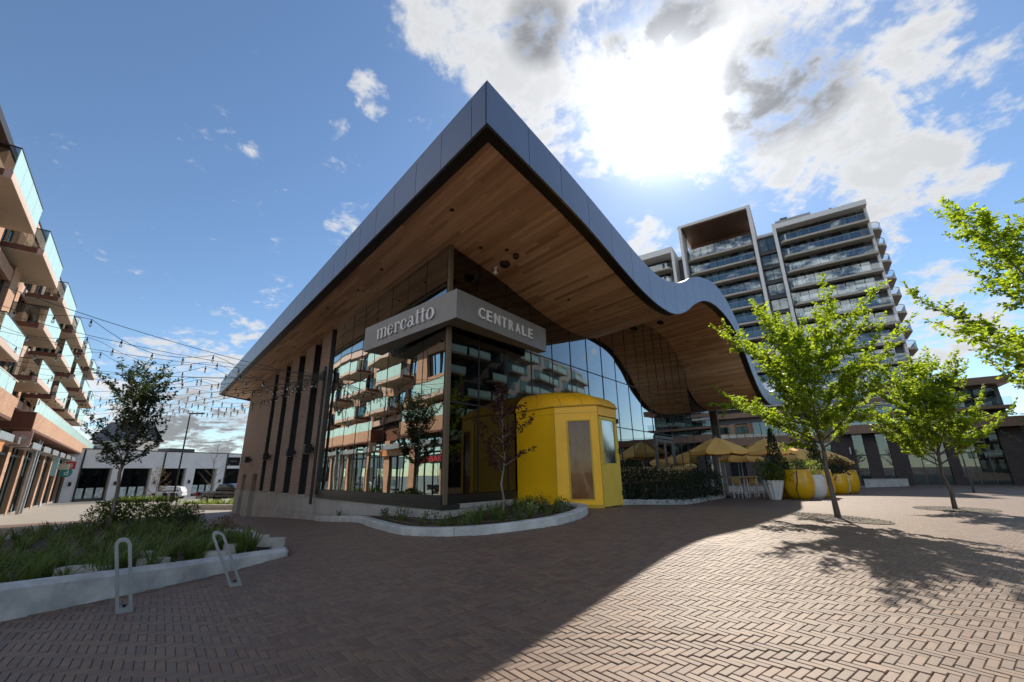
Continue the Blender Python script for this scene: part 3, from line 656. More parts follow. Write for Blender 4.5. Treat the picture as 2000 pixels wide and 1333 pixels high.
# -- right curtain glass
NFG = CO.dot(NF)
def EQ(q, d=0.0, z=0): return CO + E * q + NF * d + UP * z
g1 = thing('front_curtain_wall', None, None, EQ(0, 0, .7)); g1.location = ORG[g1.name] - ORG[pav.name]; g1.parent = pav
PW = 1.33; QEND = 16 * PW
def qs(q): return q + 1.874
for k in range(16):
    q0, q1 = k * PW, (k + 1) * PW; zl = .90 if q1 < 9.5 else gz(*EQ(q0)[:2]) + .12; g = .008
    segs = [(zl, 3.30), (3.30, 5.45), (5.45, None)]
    for (za, zc) in segs:
        if za < 3 and 10.7 * PW < (q0 + q1) / 2 < 13.3 * PW: continue
        A_, B_ = q0 + g + (.05 if k == 0 else 0), q1 - g
        if zc is None: pts = [EQ(A_, 0, za + g), EQ(B_, 0, za + g), EQ(B_, 0, zb(qs(B_)) + .11), EQ(A_, 0, zb(qs(A_)) + .11)]
        else: pts = [EQ(A_, 0, za + g), EQ(B_, 0, za + g), EQ(B_, 0, zc - g), EQ(A_, 0, zc - g)]
        m_ = MB(); slab(m_, pts, NF * -.02); o = obj('pane', m_, M_glass_r, g1, org=EQ(q0, 0, za)); o.rotation_euler.z = random.gauss(0, .0024)
    m_ = MB(); zt_ = zb(qs(q1)) + .1; m_.box(EQ(q1 - .022, -.16, zl - .1), E * .044, NF * .139, UP * (zt_ - zl + .1)); m_.box(EQ(q1 - .016, -.0205, zl - .1), E * .032, NF * .036, UP * (zt_ - zl + .1)); obj('mullion', m_, M_mull, g1)
for z in (3.30, 5.45): m_ = MB(); m_.box(EQ(.05, -.15, z - .02), E * (QEND - .05), NF * .16, UP * .04); obj('transom', m_, M_mull, g1)
m_ = MB(); m_.box(EQ(0.02, -.2, .672), E * 9.3, NF * .23, UP * .22); obj('base_rail', m_, M_mull, g1)
m_ = MB(); m_.box(EQ(0.02, -.5, -.2), E * 9.35, NF * .52, UP * .75); m_.box(EQ(0.02, -.45, .553), E * 9.33, NF * .50, UP * .115); obj('front_plinth', m_, M_plinth, g1)
m_ = MB(); m_.box(EQ(9.4, -.2, -.3), E * 12, NF * .18, UP * .62); obj('base_rail', m_, M_mull, g1)
m_ = MB(); m_.cbox(CO + N * .06 + E * .02, D, N, .06, .06, .56, 8.02); obj('corner_post', m_, mat('corner_post_bronze', (0.12, 0.085, 0.05), .5), g1)
# double door in the front glass
qd0, qd1 = 11 * PW, 13 * PW; zd = gz(*EQ(qd0)[:2]) + .02
dd = thing('entrance_door', None, None, EQ(qd0, 0, zd)); dd.location = ORG[dd.name] - ORG[pav.name]; dd.parent = pav
m_ = MB(); m_.box(EQ(qd0, -.08, zd), E * .12, NF * .16, UP * 3.2); m_.box(EQ(qd1 - .12, -.08, zd), E * .12, NF * .16, UP * 3.2); m_.box(EQ(qd0 + .12, -.08, zd + 3.05), E * (qd1 - qd0 - .24), NF * .16, UP * .15); obj('door_frame', m_, M_doorframe, dd)
hw = (qd1 - qd0 - .24) / 2
for k in range(2):
    q = qd0 + .12 + k * hw; m_ = MB()
    m_.box(EQ(q + .01, -.04, zd + .02), E * .10, NF * .09, UP * 3.0); m_.box(EQ(q + hw - .11, -.04, zd + .02), E * .10, NF * .09, UP * 3.0); m_.box(EQ(q + .11, -.04, zd + .02), E * (hw - .22), NF * .09, UP * .24); m_.box(EQ(q + .11, -.04, zd + 2.87), E * (hw - .22), NF * .09, UP * .15); lf = obj('door_leaf', m_, M_doorframe, dd)
    m_ = MB(); m_.box(EQ(q + .11, 0, zd + .26), E * (hw - .22), NF * .02, UP * 2.61); obj('pane', m_, M_glass_r, lf) if False else obj('pane', m_, M_glass_r, dd)
    m_ = MB(); qq = q + (hw - .2 if k == 0 else .2); m_.tube([EQ(qq, .05, zd + .9), EQ(qq, .12, zd + .92), EQ(qq, .12, zd + 1.6), EQ(qq, .05, zd + 1.62)], .016, 8); obj('handle', m_, M_steel, dd)
# wing beyond the step in the glass
m_ = MB(); m_.box(EQ(QEND, -1.9, .0), E * .03, NF * 1.92, UP * 5.9); obj('return_pane', m_, M_glass_r, g1)
for k in range(9):
    q0 = QEND + .15 + k * 1.4
    for za, zc in ((.1, 3.3), (3.36, 7.6)):
        zc2 = min(zc, zb(qs(q0)) + .5); m_ = MB(); m_.box(EQ(q0 + .01, -1.9, za - .3), E * 1.36, NF * .02, UP * (zc2 - za + .3)); obj('pane', m_, M_glass_r, g1)
# interior
m_ = MB(); m_.prism([tuple(AN(10.3, 6.7)[:2]), tuple(AN(39, 6.7)[:2]), tuple(AN(38, 31)[:2]), tuple(ST(35, 7)[:2]), tuple(ST(23, 4.9)[:2])], -.4, .10); obj('interior_floor', m_, M_intfloor, pav)
m_ = MB(); m_.prism([tuple(ST(4.5, 15)[:2]), tuple(ST(30, 9)[:2]), tuple(ST(30, 9.3)[:2]), tuple(ST(4.5, 15.3)[:2])], 0, 6.8); obj('interior_wall', m_, M_intwall, pav)
for (s, t) in [(2.7, 5.2), (2.6, 9.5), (7.5, 5.2), (12.5, 5.2), (17.5, 5.2), (22.5, 6.2), (3.0, 13.5)]: m_ = MB(); m_.cbox(ST(s, t), E, D, .14, .14, .1, zb(s) + .15); obj('timber_column', m_, M_intwood, pav)
for (s, t, w_, h_) in [(3.6, 7.0, 1.0, .95), (6.2, 6.5, 1.2, .95), (3.8, 10.5, .9, 1.1), (10.5, 6.3, 1.3, .9), (9.0, 9.0, 2.2, 1.1)]: m_ = MB(); m_.cbox(ST(s, t), E, D, w_, .4, .1, .1 + h_); obj('counter', m_, M_intwood, pav)

# -- corner sign
sC, sL, sR = Vector((-1.466, 10.70, 0)), Vector((-4.985, 13.87, 0)), Vector((1.178, 14.25, 0)); Z0, Z1 = 5.38, 6.205
sg = thing('corner_sign', 'long grey box sign reading mercatto CENTRALE wrapped round the glass corner', 'sign', sC + UP * Z0)
nL = (sC - sL).cross(UP).normalized(); nR = (sR - sC).cross(UP).normalized()
bk = [sL, sC, sR, sR - nR * .70, CO - NF * .06 - N * 0.0 - E * 0 + Vector((0.0, 0.0, 0)), sL - nL * .72]
m_ = MB(); m_.prism([(p.x, p.y) for p in (sL, sC, sR, sR - nR * .34, CO + (sC - CO) * .25, sL - nL * .70)], Z0, Z1); obj('sign_box', m_, M_sign, sg)
def text_verts(s, size, ext=0.0, offset=0.0, spacing=1.0):
    cu = bpy.data.curves.new('txt', 'FONT'); cu.body = s; cu.size = size; cu.extrude = ext; cu.offset = offset; cu.space_character = spacing; cu.resolution_u = 4
    o = bpy.data.objects.new('txt', cu); col.objects.link(o); dg = bpy.context.evaluated_depsgraph_get(); me = bpy.data.meshes.new_from_object(o.evaluated_get(dg))
    v = [tuple(p.co) for p in me.vertices]; f = [tuple(p.vertices) for p in me.polygons]; bpy.data.objects.remove(o); bpy.data.curves.remove(cu); bpy.data.meshes.remove(me); return v, f
def place_flat(v, f, o, X, Y, Zn, w=None, h=None):
    """2-D outline (x right, y up, z out) laid on a plane; scaled to w x h"""
    xs = [p[0] for p in v]; ys = [p[1] for p in v]; sx = w / (max(xs) - min(xs)) if w else 1; sy = h / (max(ys) - min(ys)) if h else sx
    m_ = MB(); m_.v = [tuple(o + X * ((p[0] - min(xs)) * sx) + Y * ((p[1] - min(ys)) * sy) + Zn * p[2]) for p in v]; m_.f = list(f); return m_
uR = (sR - sC).normalized(); LR = (sR - sC).length; uL = (sC - sL).normalized(); LL = (sC - sL).length
u0, u1 = .195, .815; word = 'CENTRALE'; pitch = (u1 - u0) * LR / (len(word) - .18)
for k, ch in enumerate(word):
    v, f = text_verts(ch, 1.0, 0.02, 0.012); wd_ = pitch * (.66 if ch not in 'CN' else .74)
    m_ = place_flat(v, f, sC + uR * (u0 * LR + k * pitch) + nR * .03 + UP * 5.615, uR, UP, nR, wd_, .325); obj('letter', m_, M_letter_w, sg)
# serif word built from strokes
def serif_word():
    G_ = []; x = 0.0; depth = [0.0]
    def quad(L, x0, y0, x1, y1): L.append([(x0, y0), (x1, y0), (x1, y1), (x0, y1)])
    def ring(L, cx, cy, ro, rx, ri, rix, a0=0, a1=360, n=22, dx=0.0):
        for i in range(n):
            A0 = rad(a0 + (a1 - a0) * i / n); A1 = rad(a0 + (a1 - a0) * (i + 1) / n)
            L.append([(cx + rx * math.cos(A0), cy + ro * math.sin(A0)), (cx + rx * math.cos(A1), cy + ro * math.sin(A1)), (cx + dx + rix * math.cos(A1), cy + ri * math.sin(A1)), (cx + dx + rix * math.cos(A0), cy + ri * math.sin(A0))])
    def stem(L, x0, y0=0.0, y1=1.0, w_=.20, foot=True, head=True):
        quad(L, x0, y0, x0 + w_, y1)
        if foot: quad(L, x0 - .09, y0, x0 - .001, y0 + .06); quad(L, x0 + w_ + .001, y0, x0 + w_ + .09, y0 + .06)
        if head: L.append([(x0 - .10, y1 - .13), (x0 - .001, y1 - .10), (x0 - .001, y1), (x0 - .10, y1 - .06)])
    def arch(L, x0, w_=.44, wt=.20):   # shoulder from a stem to the next
        cx = x0 + w_ / 2
        for i in range(10):
            A0 = math.pi * (1 - i / 10); A1 = math.pi * (1 - (i + 1) / 10)
            ro = w_ / 2 + wt * .5
            L.append([(cx + .11 + ro * math.cos(A0) * .98, .70 + .33 * math.sin(A0)), (cx + .11 + ro * math.cos(A1) * .98, .70 + .33 * math.sin(A1)), (cx + .03 + (ro - .17) * math.cos(A1), .70 + .21 * math.sin(A1)), (cx + .03 + (ro - .17) * math.cos(A0), .70 + .21 * math.sin(A0))])
    def m(L): stem(L, .10); arch(L, .22); stem(L, .62, 0, .74, head=False); arch(L, .74); stem(L, 1.14, 0, .74, head=False); return 1.50
    def e(L): ring(L, .42, .5, .52, .42, .43, .22, 20, 330, 24, .03); quad(L, .22, .50, .80, .58); return .92
    def r(L): stem(L, .10); arch(L, .24, .30); ring(L, .62, .82, .13, .13, .0, .0, 0, 360, 10); return .80
    def c(L): ring(L, .44, .5, .52, .43, .43, .22, 48, 318, 24, .04); ring(L, .70, .74, .13, .13, .0, .0, 0, 360, 10); return .90
    def a(L): quad(L, .52, .08, .72, .72); ring(L, .42, .70, .32, .30, .22, .10, 0, 150, 12); ring(L, .34, .29, .31, .30, .21, .12, 0, 360, 20); L.append([(.72, .0), (.92, .04), (.92, .10), (.72, .10)]); return .96
    def t(L): quad(L, .14, .16, .34, 1.30); quad(L, .0, .93, .139, 1.0); quad(L, .341, .93, .60, 1.0); ring(L, .36, .19, .20, .22, .10, .06, 180, 320, 8); return .62
    def o(L): ring(L, .46, .5, .52, .46, .42, .22, 0, 360, 28); return 1.0
    for fn in (m, e, r, c, a, t, t, o):
        L = []; adv = fn(L); G_.append((x, L)); x += adv
    return G_, x
glyphs, totw = serif_word(); W_ = (.815 - .175) * LL; hsc = .335; k_ = 0
for (gx, L) in glyphs:
    m_ = MB()
    for q in L:
        k_ += 1; dz_ = .045 + (k_ % 7) * .0006
        P = [sL + uL * (.175 * LL + (gx + p[0] + .10 * p[1] * 0) * W_ / totw) + UP * (5.60 + p[1] * hsc) for p in q]
        slab(m_, [p + nL * dz_ for p in P], nL * -(dz_ - .012))
    obj('letter', m_, M_letter, sg)

# -- wall lights and blade sign on the brick
for k, a in enumerate((36.43, 30.32, 24.37, 21.29)):
    lab = ['black box wall light between the two service doors of the pavilion', 'black box wall light beside the slot window next to the service doors', 'black box wall light on the brick pier in the middle of the slot windows', 'black box wall light on the brick pier next to the curtain glass'][k]
    wl = thing('wall_light', lab, 'wall light', AN(a, 5.95, 2.6), 'wall lights on the pavilion piers')
    if k == 0: a = 35.6
    if k == 1: a = 29.8
    m_ = MB(); m_.box(AN(a - .06, 5.86, 2.52), D * .12, N * .14, UP * .16); obj('bracket', m_, M_black, wl)
    m_ = MB(); m_.box(AN(a - .19, 5.60, 2.40), D * .38, N * .27, UP * .40); m_.box(AN(a - .15, 5.57, 2.44), D * .30, N * .028, UP * .32); obj('housing', m_, M_black, wl)
    m_ = MB(); m_.box(AN(a - .16, 5.63, 2.385), D * .32, N * .2, UP * .012); obj('lens', m_, M_conc, wl)
bs_ = thing('blade_sign', 'small dark blade sign projecting from the far end of the brick wall', 'sign', AN(40.0, 5.9, 2.6))
m_ = MB(); m_.box(AN(39.86, 5.15, 2.30), D * .10, N * .8, UP * .62); obj('sign_panel', m_, mat('blade_navy', (0.015, 0.02, 0.035), 0.4), bs_)
m_ = MB(); m_.box(AN(39.84, 5.25, 2.36), D * .019, N * .08, UP * .08); m_.box(AN(39.84, 5.3, 2.6), D * .019, N * .45, UP * .05); obj('print', m_, M_conc, bs_)
# ------------------------------------------------------------------ yellow entrance vestibule
VZ0, VZ1 = 0.455, 3.27
vs_ = thing('entrance_vestibule', 'bright yellow vinyl entrance vestibule with domed top in front of the glass', 'vestibule', Vector((1.9, 13.4, VZ0)))
def vpanel(name, P, Q, z0, z1, mat_, th=.05, holes=None, parent=vs_):
    X = (Q - P); L = X.length; u = X.normalized(); n = u.cross(UP); m_ = MB()
    if not holes: m_.box(P + UP * z0, X, n * -th, UP * (z1 - z0))
    else:
        x0, x1, h0, h1 = holes
        for (a, b, c, d) in ((0, x0, z0, z1), (x1, L, z0, z1), (x0, x1, z0, h0), (x0, x1, h1, z1)): m_.box(P + u * a + UP * c, u * (b - a), n * -th, UP * (d - c))
    return obj(name, m_, mat_, parent)
def vinylmat():
    m = bpy.data.materials.new('amber_vinyl'); m.use_nodes = True; t = NT(m.node_tree); b = t.n['Principled BSDF']; out = [n for n in t.n if n.type == 'OUTPUT_MATERIAL'][0]
    p = t.new('ShaderNodeNewGeometry').outputs['Position']; b.inputs['Base Color'].default_value = (0.21, 0.090, 0.022, 1); b.inputs['Roughness'].default_value = 0.13; b.inputs['Coat Weight'].default_value = 0.6
    bn = t.new('ShaderNodeBump'); bn.inputs['Strength'].default_value = 0.8; bn.inputs['Distance'].default_value = 0.05; t.l.new(t.noise(t.vm('MULTIPLY', p, (1.0, 1.0, 0.35)), 2.2, 3, 0.5, 0.8), bn.inputs['Height']); t.l.new(bn.outputs[0], b.inputs['Normal'])
    tr = t.new('ShaderNodeBsdfTransparent'); tr.inputs[0].default_value = (0.7, 0.5, 0.3, 1); mx = t.new('ShaderNodeMixShader'); mx.inputs[0].default_value = 0.30
    t.l.new(b.outputs[0], mx.inputs[1]); t.l.new(tr.outputs[0], mx.inputs[2]); t.l.new(mx.outputs[0], out.inputs[0]); return m
M_vinyl = vinylmat()
M_vinyl_w = glassmat('clear_vinyl_bright', 0.42, (0.55, 0.55, 0.55), (0.95, 0.95, 0.95), 0.06, 0.12)
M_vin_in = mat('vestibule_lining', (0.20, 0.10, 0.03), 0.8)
M_trim = mat('yellow_trim', (0.50, 0.30, 0.01), 0.5, var=0.05)
VP = [VP0, VP1, VP2, VP3, VP4, VP5]
vpanel('side_panel', VP0, VP1, VZ0, VZ1, M_yel)
L12 = (VP2 - VP1).length
vpanel('window_panel', VP1 + (VP2 - VP1) * .01, VP2, VZ0, VZ1 + .002, M_yel, .05, (L12 * .30, L12 * .80, VZ0 + .24, VZ0 + 2.36))
u12 = (VP2 - VP1).normalized(); n12 = u12.cross(UP)
m_ = MB(); m_.box(VP1 + u12 * L12 * .30 - n12 * .028 + UP * (VZ0 + .24), u12 * L12 * .5, n12 * -.004, UP * 2.12); obj('vinyl_window', m_, M_vinyl, vs_)
for z in (.24 + 1.12,): m_ = MB(); m_.box(VP1 + u12 * L12 * .30 - n12 * .06 + UP * (VZ0 + z), u12 * L12 * .5, n12 * -.03, UP * .03); obj('rail', m_, M_vin_in, vs_)
m_ = MB()
for P in (VP1, VP2): m_.tube([Vector((P.x, P.y, VZ0)) + n12 * .002, Vector((P.x, P.y, VZ1 + .01)) + n12 * .002], .013, 6)
obj('seam', m_, M_trim, vs_)
m_ = MB(); wx0, wx1, wz0, wz1 = L12 * .30, L12 * .80, VZ0 + .24, VZ0 + 2.36
for (a_, b_, c_, e_) in ((wx0 - .035, wx0 + .004, wz0 - .035, wz1 + .035), (wx1 - .004, wx1 + .035, wz0 - .035, wz1 + .035), (wx0 + .005, wx1 - .005, wz0 - .035, wz0 + .004), (wx0 + .005, wx1 - .005, wz1 - .004, wz1 + .035)): m_.box(VP1 + u12 * a_ + n12 * .001 + UP * c_, u12 * (b_ - a_), n12 * .006, UP * (e_ - c_))
obj('window_trim', m_, M_trim, vs_)
for P_, Q_ in ((VP0, VP1), (VP1, VP2)):
    uu = (Q_ - P_).normalized(); nn = uu.cross(UP); m_ = MB(); m_.box(P_ + uu * .02 + nn * .001 + UP * (VZ0 + .005), uu * ((Q_ - P_).length - .04), nn * .008, UP * .09); obj('hem', m_, M_trim, vs_)
    m_ = MB(); m_.box(P_ + uu * .02 + nn * .001 + UP * (VZ1 - .22), uu * ((Q_ - P_).length - .04), nn * .005, UP * .012); obj('seam', m_, M_trim, vs_)
# door in the front face
u23 = (VP3 - VP2).normalized(); n23 = u23.cross(UP); L23 = (VP3 - VP2).length
vpanel('header_panel', VP2 + u23 * .012, VP3, VZ1 - .30, VZ1 + .001, M_yel)
vd = thing('door', None, None, VP2 + u23 * .04 + UP * VZ0); vd.location = ORG[vd.name] - ORG[vs_.name]; vd.parent = vs_
DP, DQ = VP2 + u23 * .035, VP3 - u23 * .02; Ld = (DQ - DP).length
vpanel('door_leaf', DP, DQ, VZ0 + .03, VZ1 - .33, mat('yellow_door', (0.72, 0.50, 0.06), 0.45, var=0.05), .05, (.16 * Ld, .86 * Ld, VZ0 + 1.18, VZ1 - .42), vd)
m_ = MB(); m_.box(DP + u23 * .16 * Ld - n23 * .028 + UP * (VZ0 + 1.18), u23 * .70 * Ld, n23 * -.004, UP * (VZ1 - .42 - VZ0 - 1.18)); obj('vinyl_window', m_, M_vinyl_w, vd)
m_ = MB(); h0 = DP + u23 * .10; m_.tube([h0 + n23 * .0 + UP * (VZ0 + 1.15), h0 + n23 * .07 + UP * (VZ0 + 1.17), h0 + n23 * .07 + UP * (VZ0 + 1.48), h0 + UP * (VZ0 + 1.50)], .014, 8); obj('handle', m_, M_trim, vd)
for z in (.28, 1.45, 2.35): m_ = MB(); m_.cbox(DQ + n23 * .01, u23, n23, .035, .045, VZ0 + z, VZ0 + z + .14); obj('hinge', m_, M_black, vd)
vpanel('side_panel', VP3 + (VP4 - VP3) * .01, VP4, VZ0, VZ1, M_yel); vpanel('side_panel', VP4, VP5, VZ0, VZ1, M_yel)
# domed canopy: arcs from the eave up to a ridge on the glass
ctr = (VP0 + VP5) / 2 - NF * .0; eave = []
def along(P, Q, k): return [P.lerp(Q, i / k) for i in range(k)]
for P, Q, k in ((VP0, VP1, 5), (VP1, VP2, 6), (VP2, VP3, 4), (VP3, VP4, 6), (VP4, VP5, 5)): eave += along(P, Q, k)
eave.append(VP5); m_ = MB(); rows = []
for j in range(9):
    ph = rad(90 * j / 8); row = []
    for i, p in enumerate(eave):
        q = p.lerp(ctr, 1 - math.cos(ph)); sag = .03 * math.sin(ph * 2) * (abs(math.sin(i * 1.2)) - .5)
        row.append(Vector((q.x, q.y, VZ1 - .02 + .66 * math.sin(ph) + sag)) + (p - ctr).normalized() * (.03 * math.cos(ph)))
    rows.append(row)
m_.grid(rows); obj('canopy', m_, M_yel_d, vs_, True)
m_ = MB()
for i in range(0, len(eave), 3): m_.tube([r[i] + UP * .004 for r in rows], .012, 5)
m_.tube([p + UP * (VZ1 - .01) + (p - ctr).normalized() * .035 for p in eave], .022, 6); obj('canopy_seam', m_, M_trim, vs_)
m_ = MB(); m_.prism([(p.x, p.y) for p in [q.lerp(ctr, .06) for q in VP]], VZ0 - .02, VZ0 + .012); obj('floor_mat', m_, M_dark, vs_)
m_ = MB(); m_.box(EQ(4.4, .06, VZ0), E * .05, NF * 1.0, UP * 2.3); m_.box(EQ(3.4, .25, VZ0 + .9), E * 1.0, NF * .04, UP * 1.2); obj('inner_lining', m_, M_vin_in, vs_)

# ------------------------------------------------------------------ cycle loops
def rack(name, label, base, u, lean, w_=.20, h=.80, dp=.125):
    r = thing(name, label, 'bike rack', base, 'steel bike loops by the planter'); n = u.cross(UP); th = .034
    up = (UP + u * lean).normalized(); pts_o = []; pts_i = []
    R = w_ / 2
    path = [(-R, 0)] + [(-R, h - R)] + [(-R * math.cos(a), h - R + R * math.sin(a)) for a in [math.pi * k / 12 for k in range(1, 12)]] + [(R, h - R), (R, 0)]
    ri = R - th; pin = [(-ri, th * 1.6)] + [(-ri, h - R)] + [(-ri * math.cos(a), h - R + ri * math.sin(a)) for a in [math.pi * k / 12 for k in range(1, 12)]] + [(ri, h - R), (ri, th * 1.6)]
    B = Vector(base); f = lambda p, s: B + u * p[0] + up * p[1] + n * (dp / 2 * s)
    m_ = MB(); O1 = [f(p, 1) for p in path]; O2 = [f(p, -1) for p in path]; I1 = [f(p, 1) for p in pin]; I2 = [f(p, -1) for p in pin]
    k = len(path)
    m_.grid([O2, O1, I1, I2, O2]); m_.poly([O1[0], O1[-1], I1[-1], I1[0]]); m_.poly([O2[-1], O2[0], I2[0], I2[-1]]); m_.poly([I1[0], I1[-1], I2[-1], I2[0]]); m_.poly([O1[-1], O1[0], O2[0], O2[-1]])
    obj('loop', m_, M_steel, r)
    m_ = MB(); m_.lathe(f((0, th * 1.6 + .002), 0), [(.018, 0), (.018, .016), (.010, .022)], 8); obj('anchor_bolt', m_, M_black, r)
rack('bike_rack', 'upright narrow grey steel bike loop in front of the concrete planter', G(-4.47, 5.57, .010), az(50), -0.20, .15)
rack('bike_rack', 'leaning narrow grey steel bike loop near the tip of the concrete planter', G(-3.92, 6.74, .010), az(56), -0.46, .15)

# ------------------------------------------------------------------ plants
def leaf(V, F, p, d, nrm, L, W):
    """folded diamond leaf"""
    d = d.normalized(); s = d.cross(nrm)
    s = s.normalized() if s.length > 1e-4 else d.orthogonal().normalized()
    n = s.cross(d); i = len(V)
    V += [tuple(p), tuple(p + d * L * .45 + s * W * .5 + n * W * .14), tuple(p + d * L), tuple(p + d * L * .45 - s * W * .5 + n * W * .14)]
    F += [(i, i+1, i+2), (i, i+2, i+3)]
def leaf_mesh(name, V, F, mat_, parent, smooth=False):
    m_ = MB(); m_.v = V; m_.f = F; return obj(name, m_, mat_, parent, smooth)
def rv(r, s=1.0): return Vector((r.gauss(0, s), r.gauss(0, s), r.gauss(0, s)))
def tree(name, label, base, H, th, spread, seed, lm, bm, nl=18, tr=.07, lsize=.085, dens=1.0, lean=(0, 0), low=0.30, vase=1.0, group='young plaza trees', bare=False, twl=.5):
    r = random.Random(seed); B = Vector(base); t_ = thing(name, label, 'tree', B, group); mb = MB(); V = []; F = []
    ax = Vector((lean[0], lean[1], 1)); tp = []; k = 9
    for j in range(k + 1):
        z = H * .93 * j / k; tp.append(B + ax * z + Vector((r.gauss(0, .02), r.gauss(0, .02), 0)) * (j > 0) * (1 + z * .3))
    tp[0] = B - UP * .15
    rad_at = lambda z: max(.006, tr * (1 - .92 * min(1, z / (H * .95))) ** .8)
    tips = []
    mb.tube(tp, [rad_at(H * .93 * j / k) * (1.25 if j == 0 else 1) for j in range(k + 1)], 8)
    def on_trunk(z): q = min(max(z / (H * .93) * k, 0), k - 1e-4); i = int(q); return tp[i].lerp(tp[i+1], q - i)
    def spray(p, d, L, depth):
        """a twig with leaves set alternately"""
        n = max(3, int(L / .06)); pts = [p.copy()]; q = p.copy(); dd = d.normalized()
        for i in range(5): dd = (dd + rv(r, .10) + UP * .05).normalized(); q = q + dd * (L / 5); pts.append(q.copy())
        mb.tube(pts, [max(.0022, .006 * L)] + [max(.0016, .005 * L * (1 - i / 6)) for i in range(1, 6)], 3, False)
        if bare: return
        cnt = max(2, int(n * dens))
        for i in range(cnt):
            s = (i + r.random()) / cnt * 4.999; k_ = int(s); a = pts[k_].lerp(pts[k_+1], s - k_); tdir = (pts[k_+1] - pts[k_]).normalized()
            side = tdir.cross(UP); side = side.normalized() if side.length > 1e-3 else Vector((1, 0, 0))
            sg_ = 1 if i % 2 else -1
            for q_ in range(2 if r.random() < .55 else 1):
                ld = (tdir * .5 + side * sg_ * r.uniform(.4, 1.1) + rv(r, .35) - UP * r.uniform(.0, .55)); sz = lsize * r.uniform(.6, 1.25)
                leaf(V, F, a + rv(r, .02), ld, (UP + rv(r, .5)), sz, sz * r.uniform(.55, .75))
    ga = r.uniform(0, 6)
    for i in range(nl):
        f = (i + r.random() * .6) / nl; z = th + (H * .80 - th) * f ** 1.15; ga += 2.4 + r.gauss(0, .25)
        P = on_trunk(z); out = Vector((math.cos(ga), math.sin(ga), 0))
        prof = (math.sin(math.pi * min(1, (f * .72 + low))) ** .8); L = spread * (0.55 + .5 * prof) * r.uniform(.8, 1.12) * (1.0 if f < .75 else .8)
        rise = (0.55 + .9 * f) * vase; d = (out + UP * rise).normalized(); pts = [P]; q = P.copy(); n = 8; dd = d.copy()
        for j in range(n):
            dd = (dd + rv(r, .09) + UP * (.035 if f < .6 else .01)).normalized(); q = q + dd * (L / n); pts.append(q.copy())
        r0 = rad_at(z) * .55; mb.tube(pts, [max(.003, r0 * (1 - j / (n + .6))) for j in range(n + 1)], 5, False)
        m = max(5, int(L / .13))
        for j in range(m):
            s = (.16 + .84 * (j + r.random()) / m) * n * .9999; k_ = min(int(s), n - 1); a = pts[k_].lerp(pts[k_+1], s - k_); td = (pts[k_+1] - pts[k_]).normalized()
            sd_ = td.cross(UP).normalized() * (1 if j % 2 else -1); fr = s / n
            tl = twl * (1.15 - .6 * fr) * r.uniform(.6, 1.3); dn = (td * .75 + sd_ * r.uniform(.5, 1.0) + rv(r, .25) + UP * r.uniform(-.1, .45))
            spray(a, dn, tl, 1)
            if tl > .45 and not bare:
                for _ in range(2): spray(a + dn.normalized() * tl * r.uniform(.3, .7), dn.normalized() + rv(r, .6), tl * .5, 2)
        spray(pts[-1], dd, twl * .8, 1)
    for _ in range(6): spray(tp[-1] - ax * r.uniform(0, .5), UP + rv(r, .5), twl, 1)
    obj('trunk', mb, bm, t_, True)
    if V: leaf_mesh('crown', V, F, lm, t_)
    return t_
LM_spring = leafmat('spring_leaf', (0.075, 0.125, 0.012), (0.46, 0.60, 0.03), 0.60, 0.5)
LM_dark = leafmat('dark_leaf', (0.035, 0.055, 0.018), (0.10, 0.14, 0.03), 0.35)
LM_red = leafmat('burgundy_leaf', (0.045, 0.012, 0.014), (0.16, 0.03, 0.03), 0.3)
LM_shrub = leafmat('shrub_leaf', (0.06, 0.10, 0.02), (0.22, 0.30, 0.04), 0.4)
LM_hedge = leafmat('hedge_leaf', (0.018, 0.032, 0.012), (0.05, 0.08, 0.02), 0.25)
LM_sedge = leafmat('sedge_blade', (0.075, 0.105, 0.026), (0.22, 0.30, 0.05), 0.4)
LM_variegated = leafmat('pale_leaf', (0.22, 0.26, 0.08), (0.4, 0.5, 0.1), 0.4)
LM_rust = leafmat('rust_leaf', (0.12, 0.07, 0.03), (0.3, 0.2, 0.06), 0.4)
tree('plaza_tree', 'young spring-green tree nearest the yellow pots with a gravel ring', G(7.92, 11.38), 5.3, 1.5, 2.6, 21, LM_spring, M_bark, nl=28, tr=.062, lsize=.098, dens=3.0, lean=(-.012, 0), low=.22, vase=.95, twl=.55)
tree('plaza_tree', 'young spring-green tree in front of the dark brick storefront', G(14.47, 15.21), 5.2, 1.35, 2.35, 35, LM_spring, M_bark, nl=27, tr=.060, lsize=.11, dens=2.9, low=.28, vase=.95, twl=.55)
tree('plaza_tree', 'tall spring-green tree reaching in with loose open sprays', G(10.7, 7.55), 6.7, 2.1, 3.1, 52, LM_spring, M_bark, nl=20, tr=.075, lsize=.10, dens=2.6, low=.25, vase=.85, twl=.6)
tree('plaza_tree', 'slim tree standing close to the dark brick storefront windows', G(28.5, 28.4), 5.6, 2.4, 1.9, 61, LM_shrub, M_bark, nl=12, tr=.055, lsize=.14, dens=1.2)
tree('plaza_tree', 'slim tree at the far end of the dark brick storefront', G(35.5, 29.5), 6.0, 1.6, 2.0, 63, LM_shrub, M_bark, nl=12, tr=.055, lsize=.14, dens=.5)
tree('planter_tree', 'crab apple with dark leaves and grey trunk growing in the long planter', G(-15.61, 17.78, .1), 6.7, 2.1, 2.25, 77, LM_dark, M_bark_pale, nl=22, tr=.075, lsize=.12, dens=1.7, low=.15, vase=1.15, group='planter trees', twl=.55)
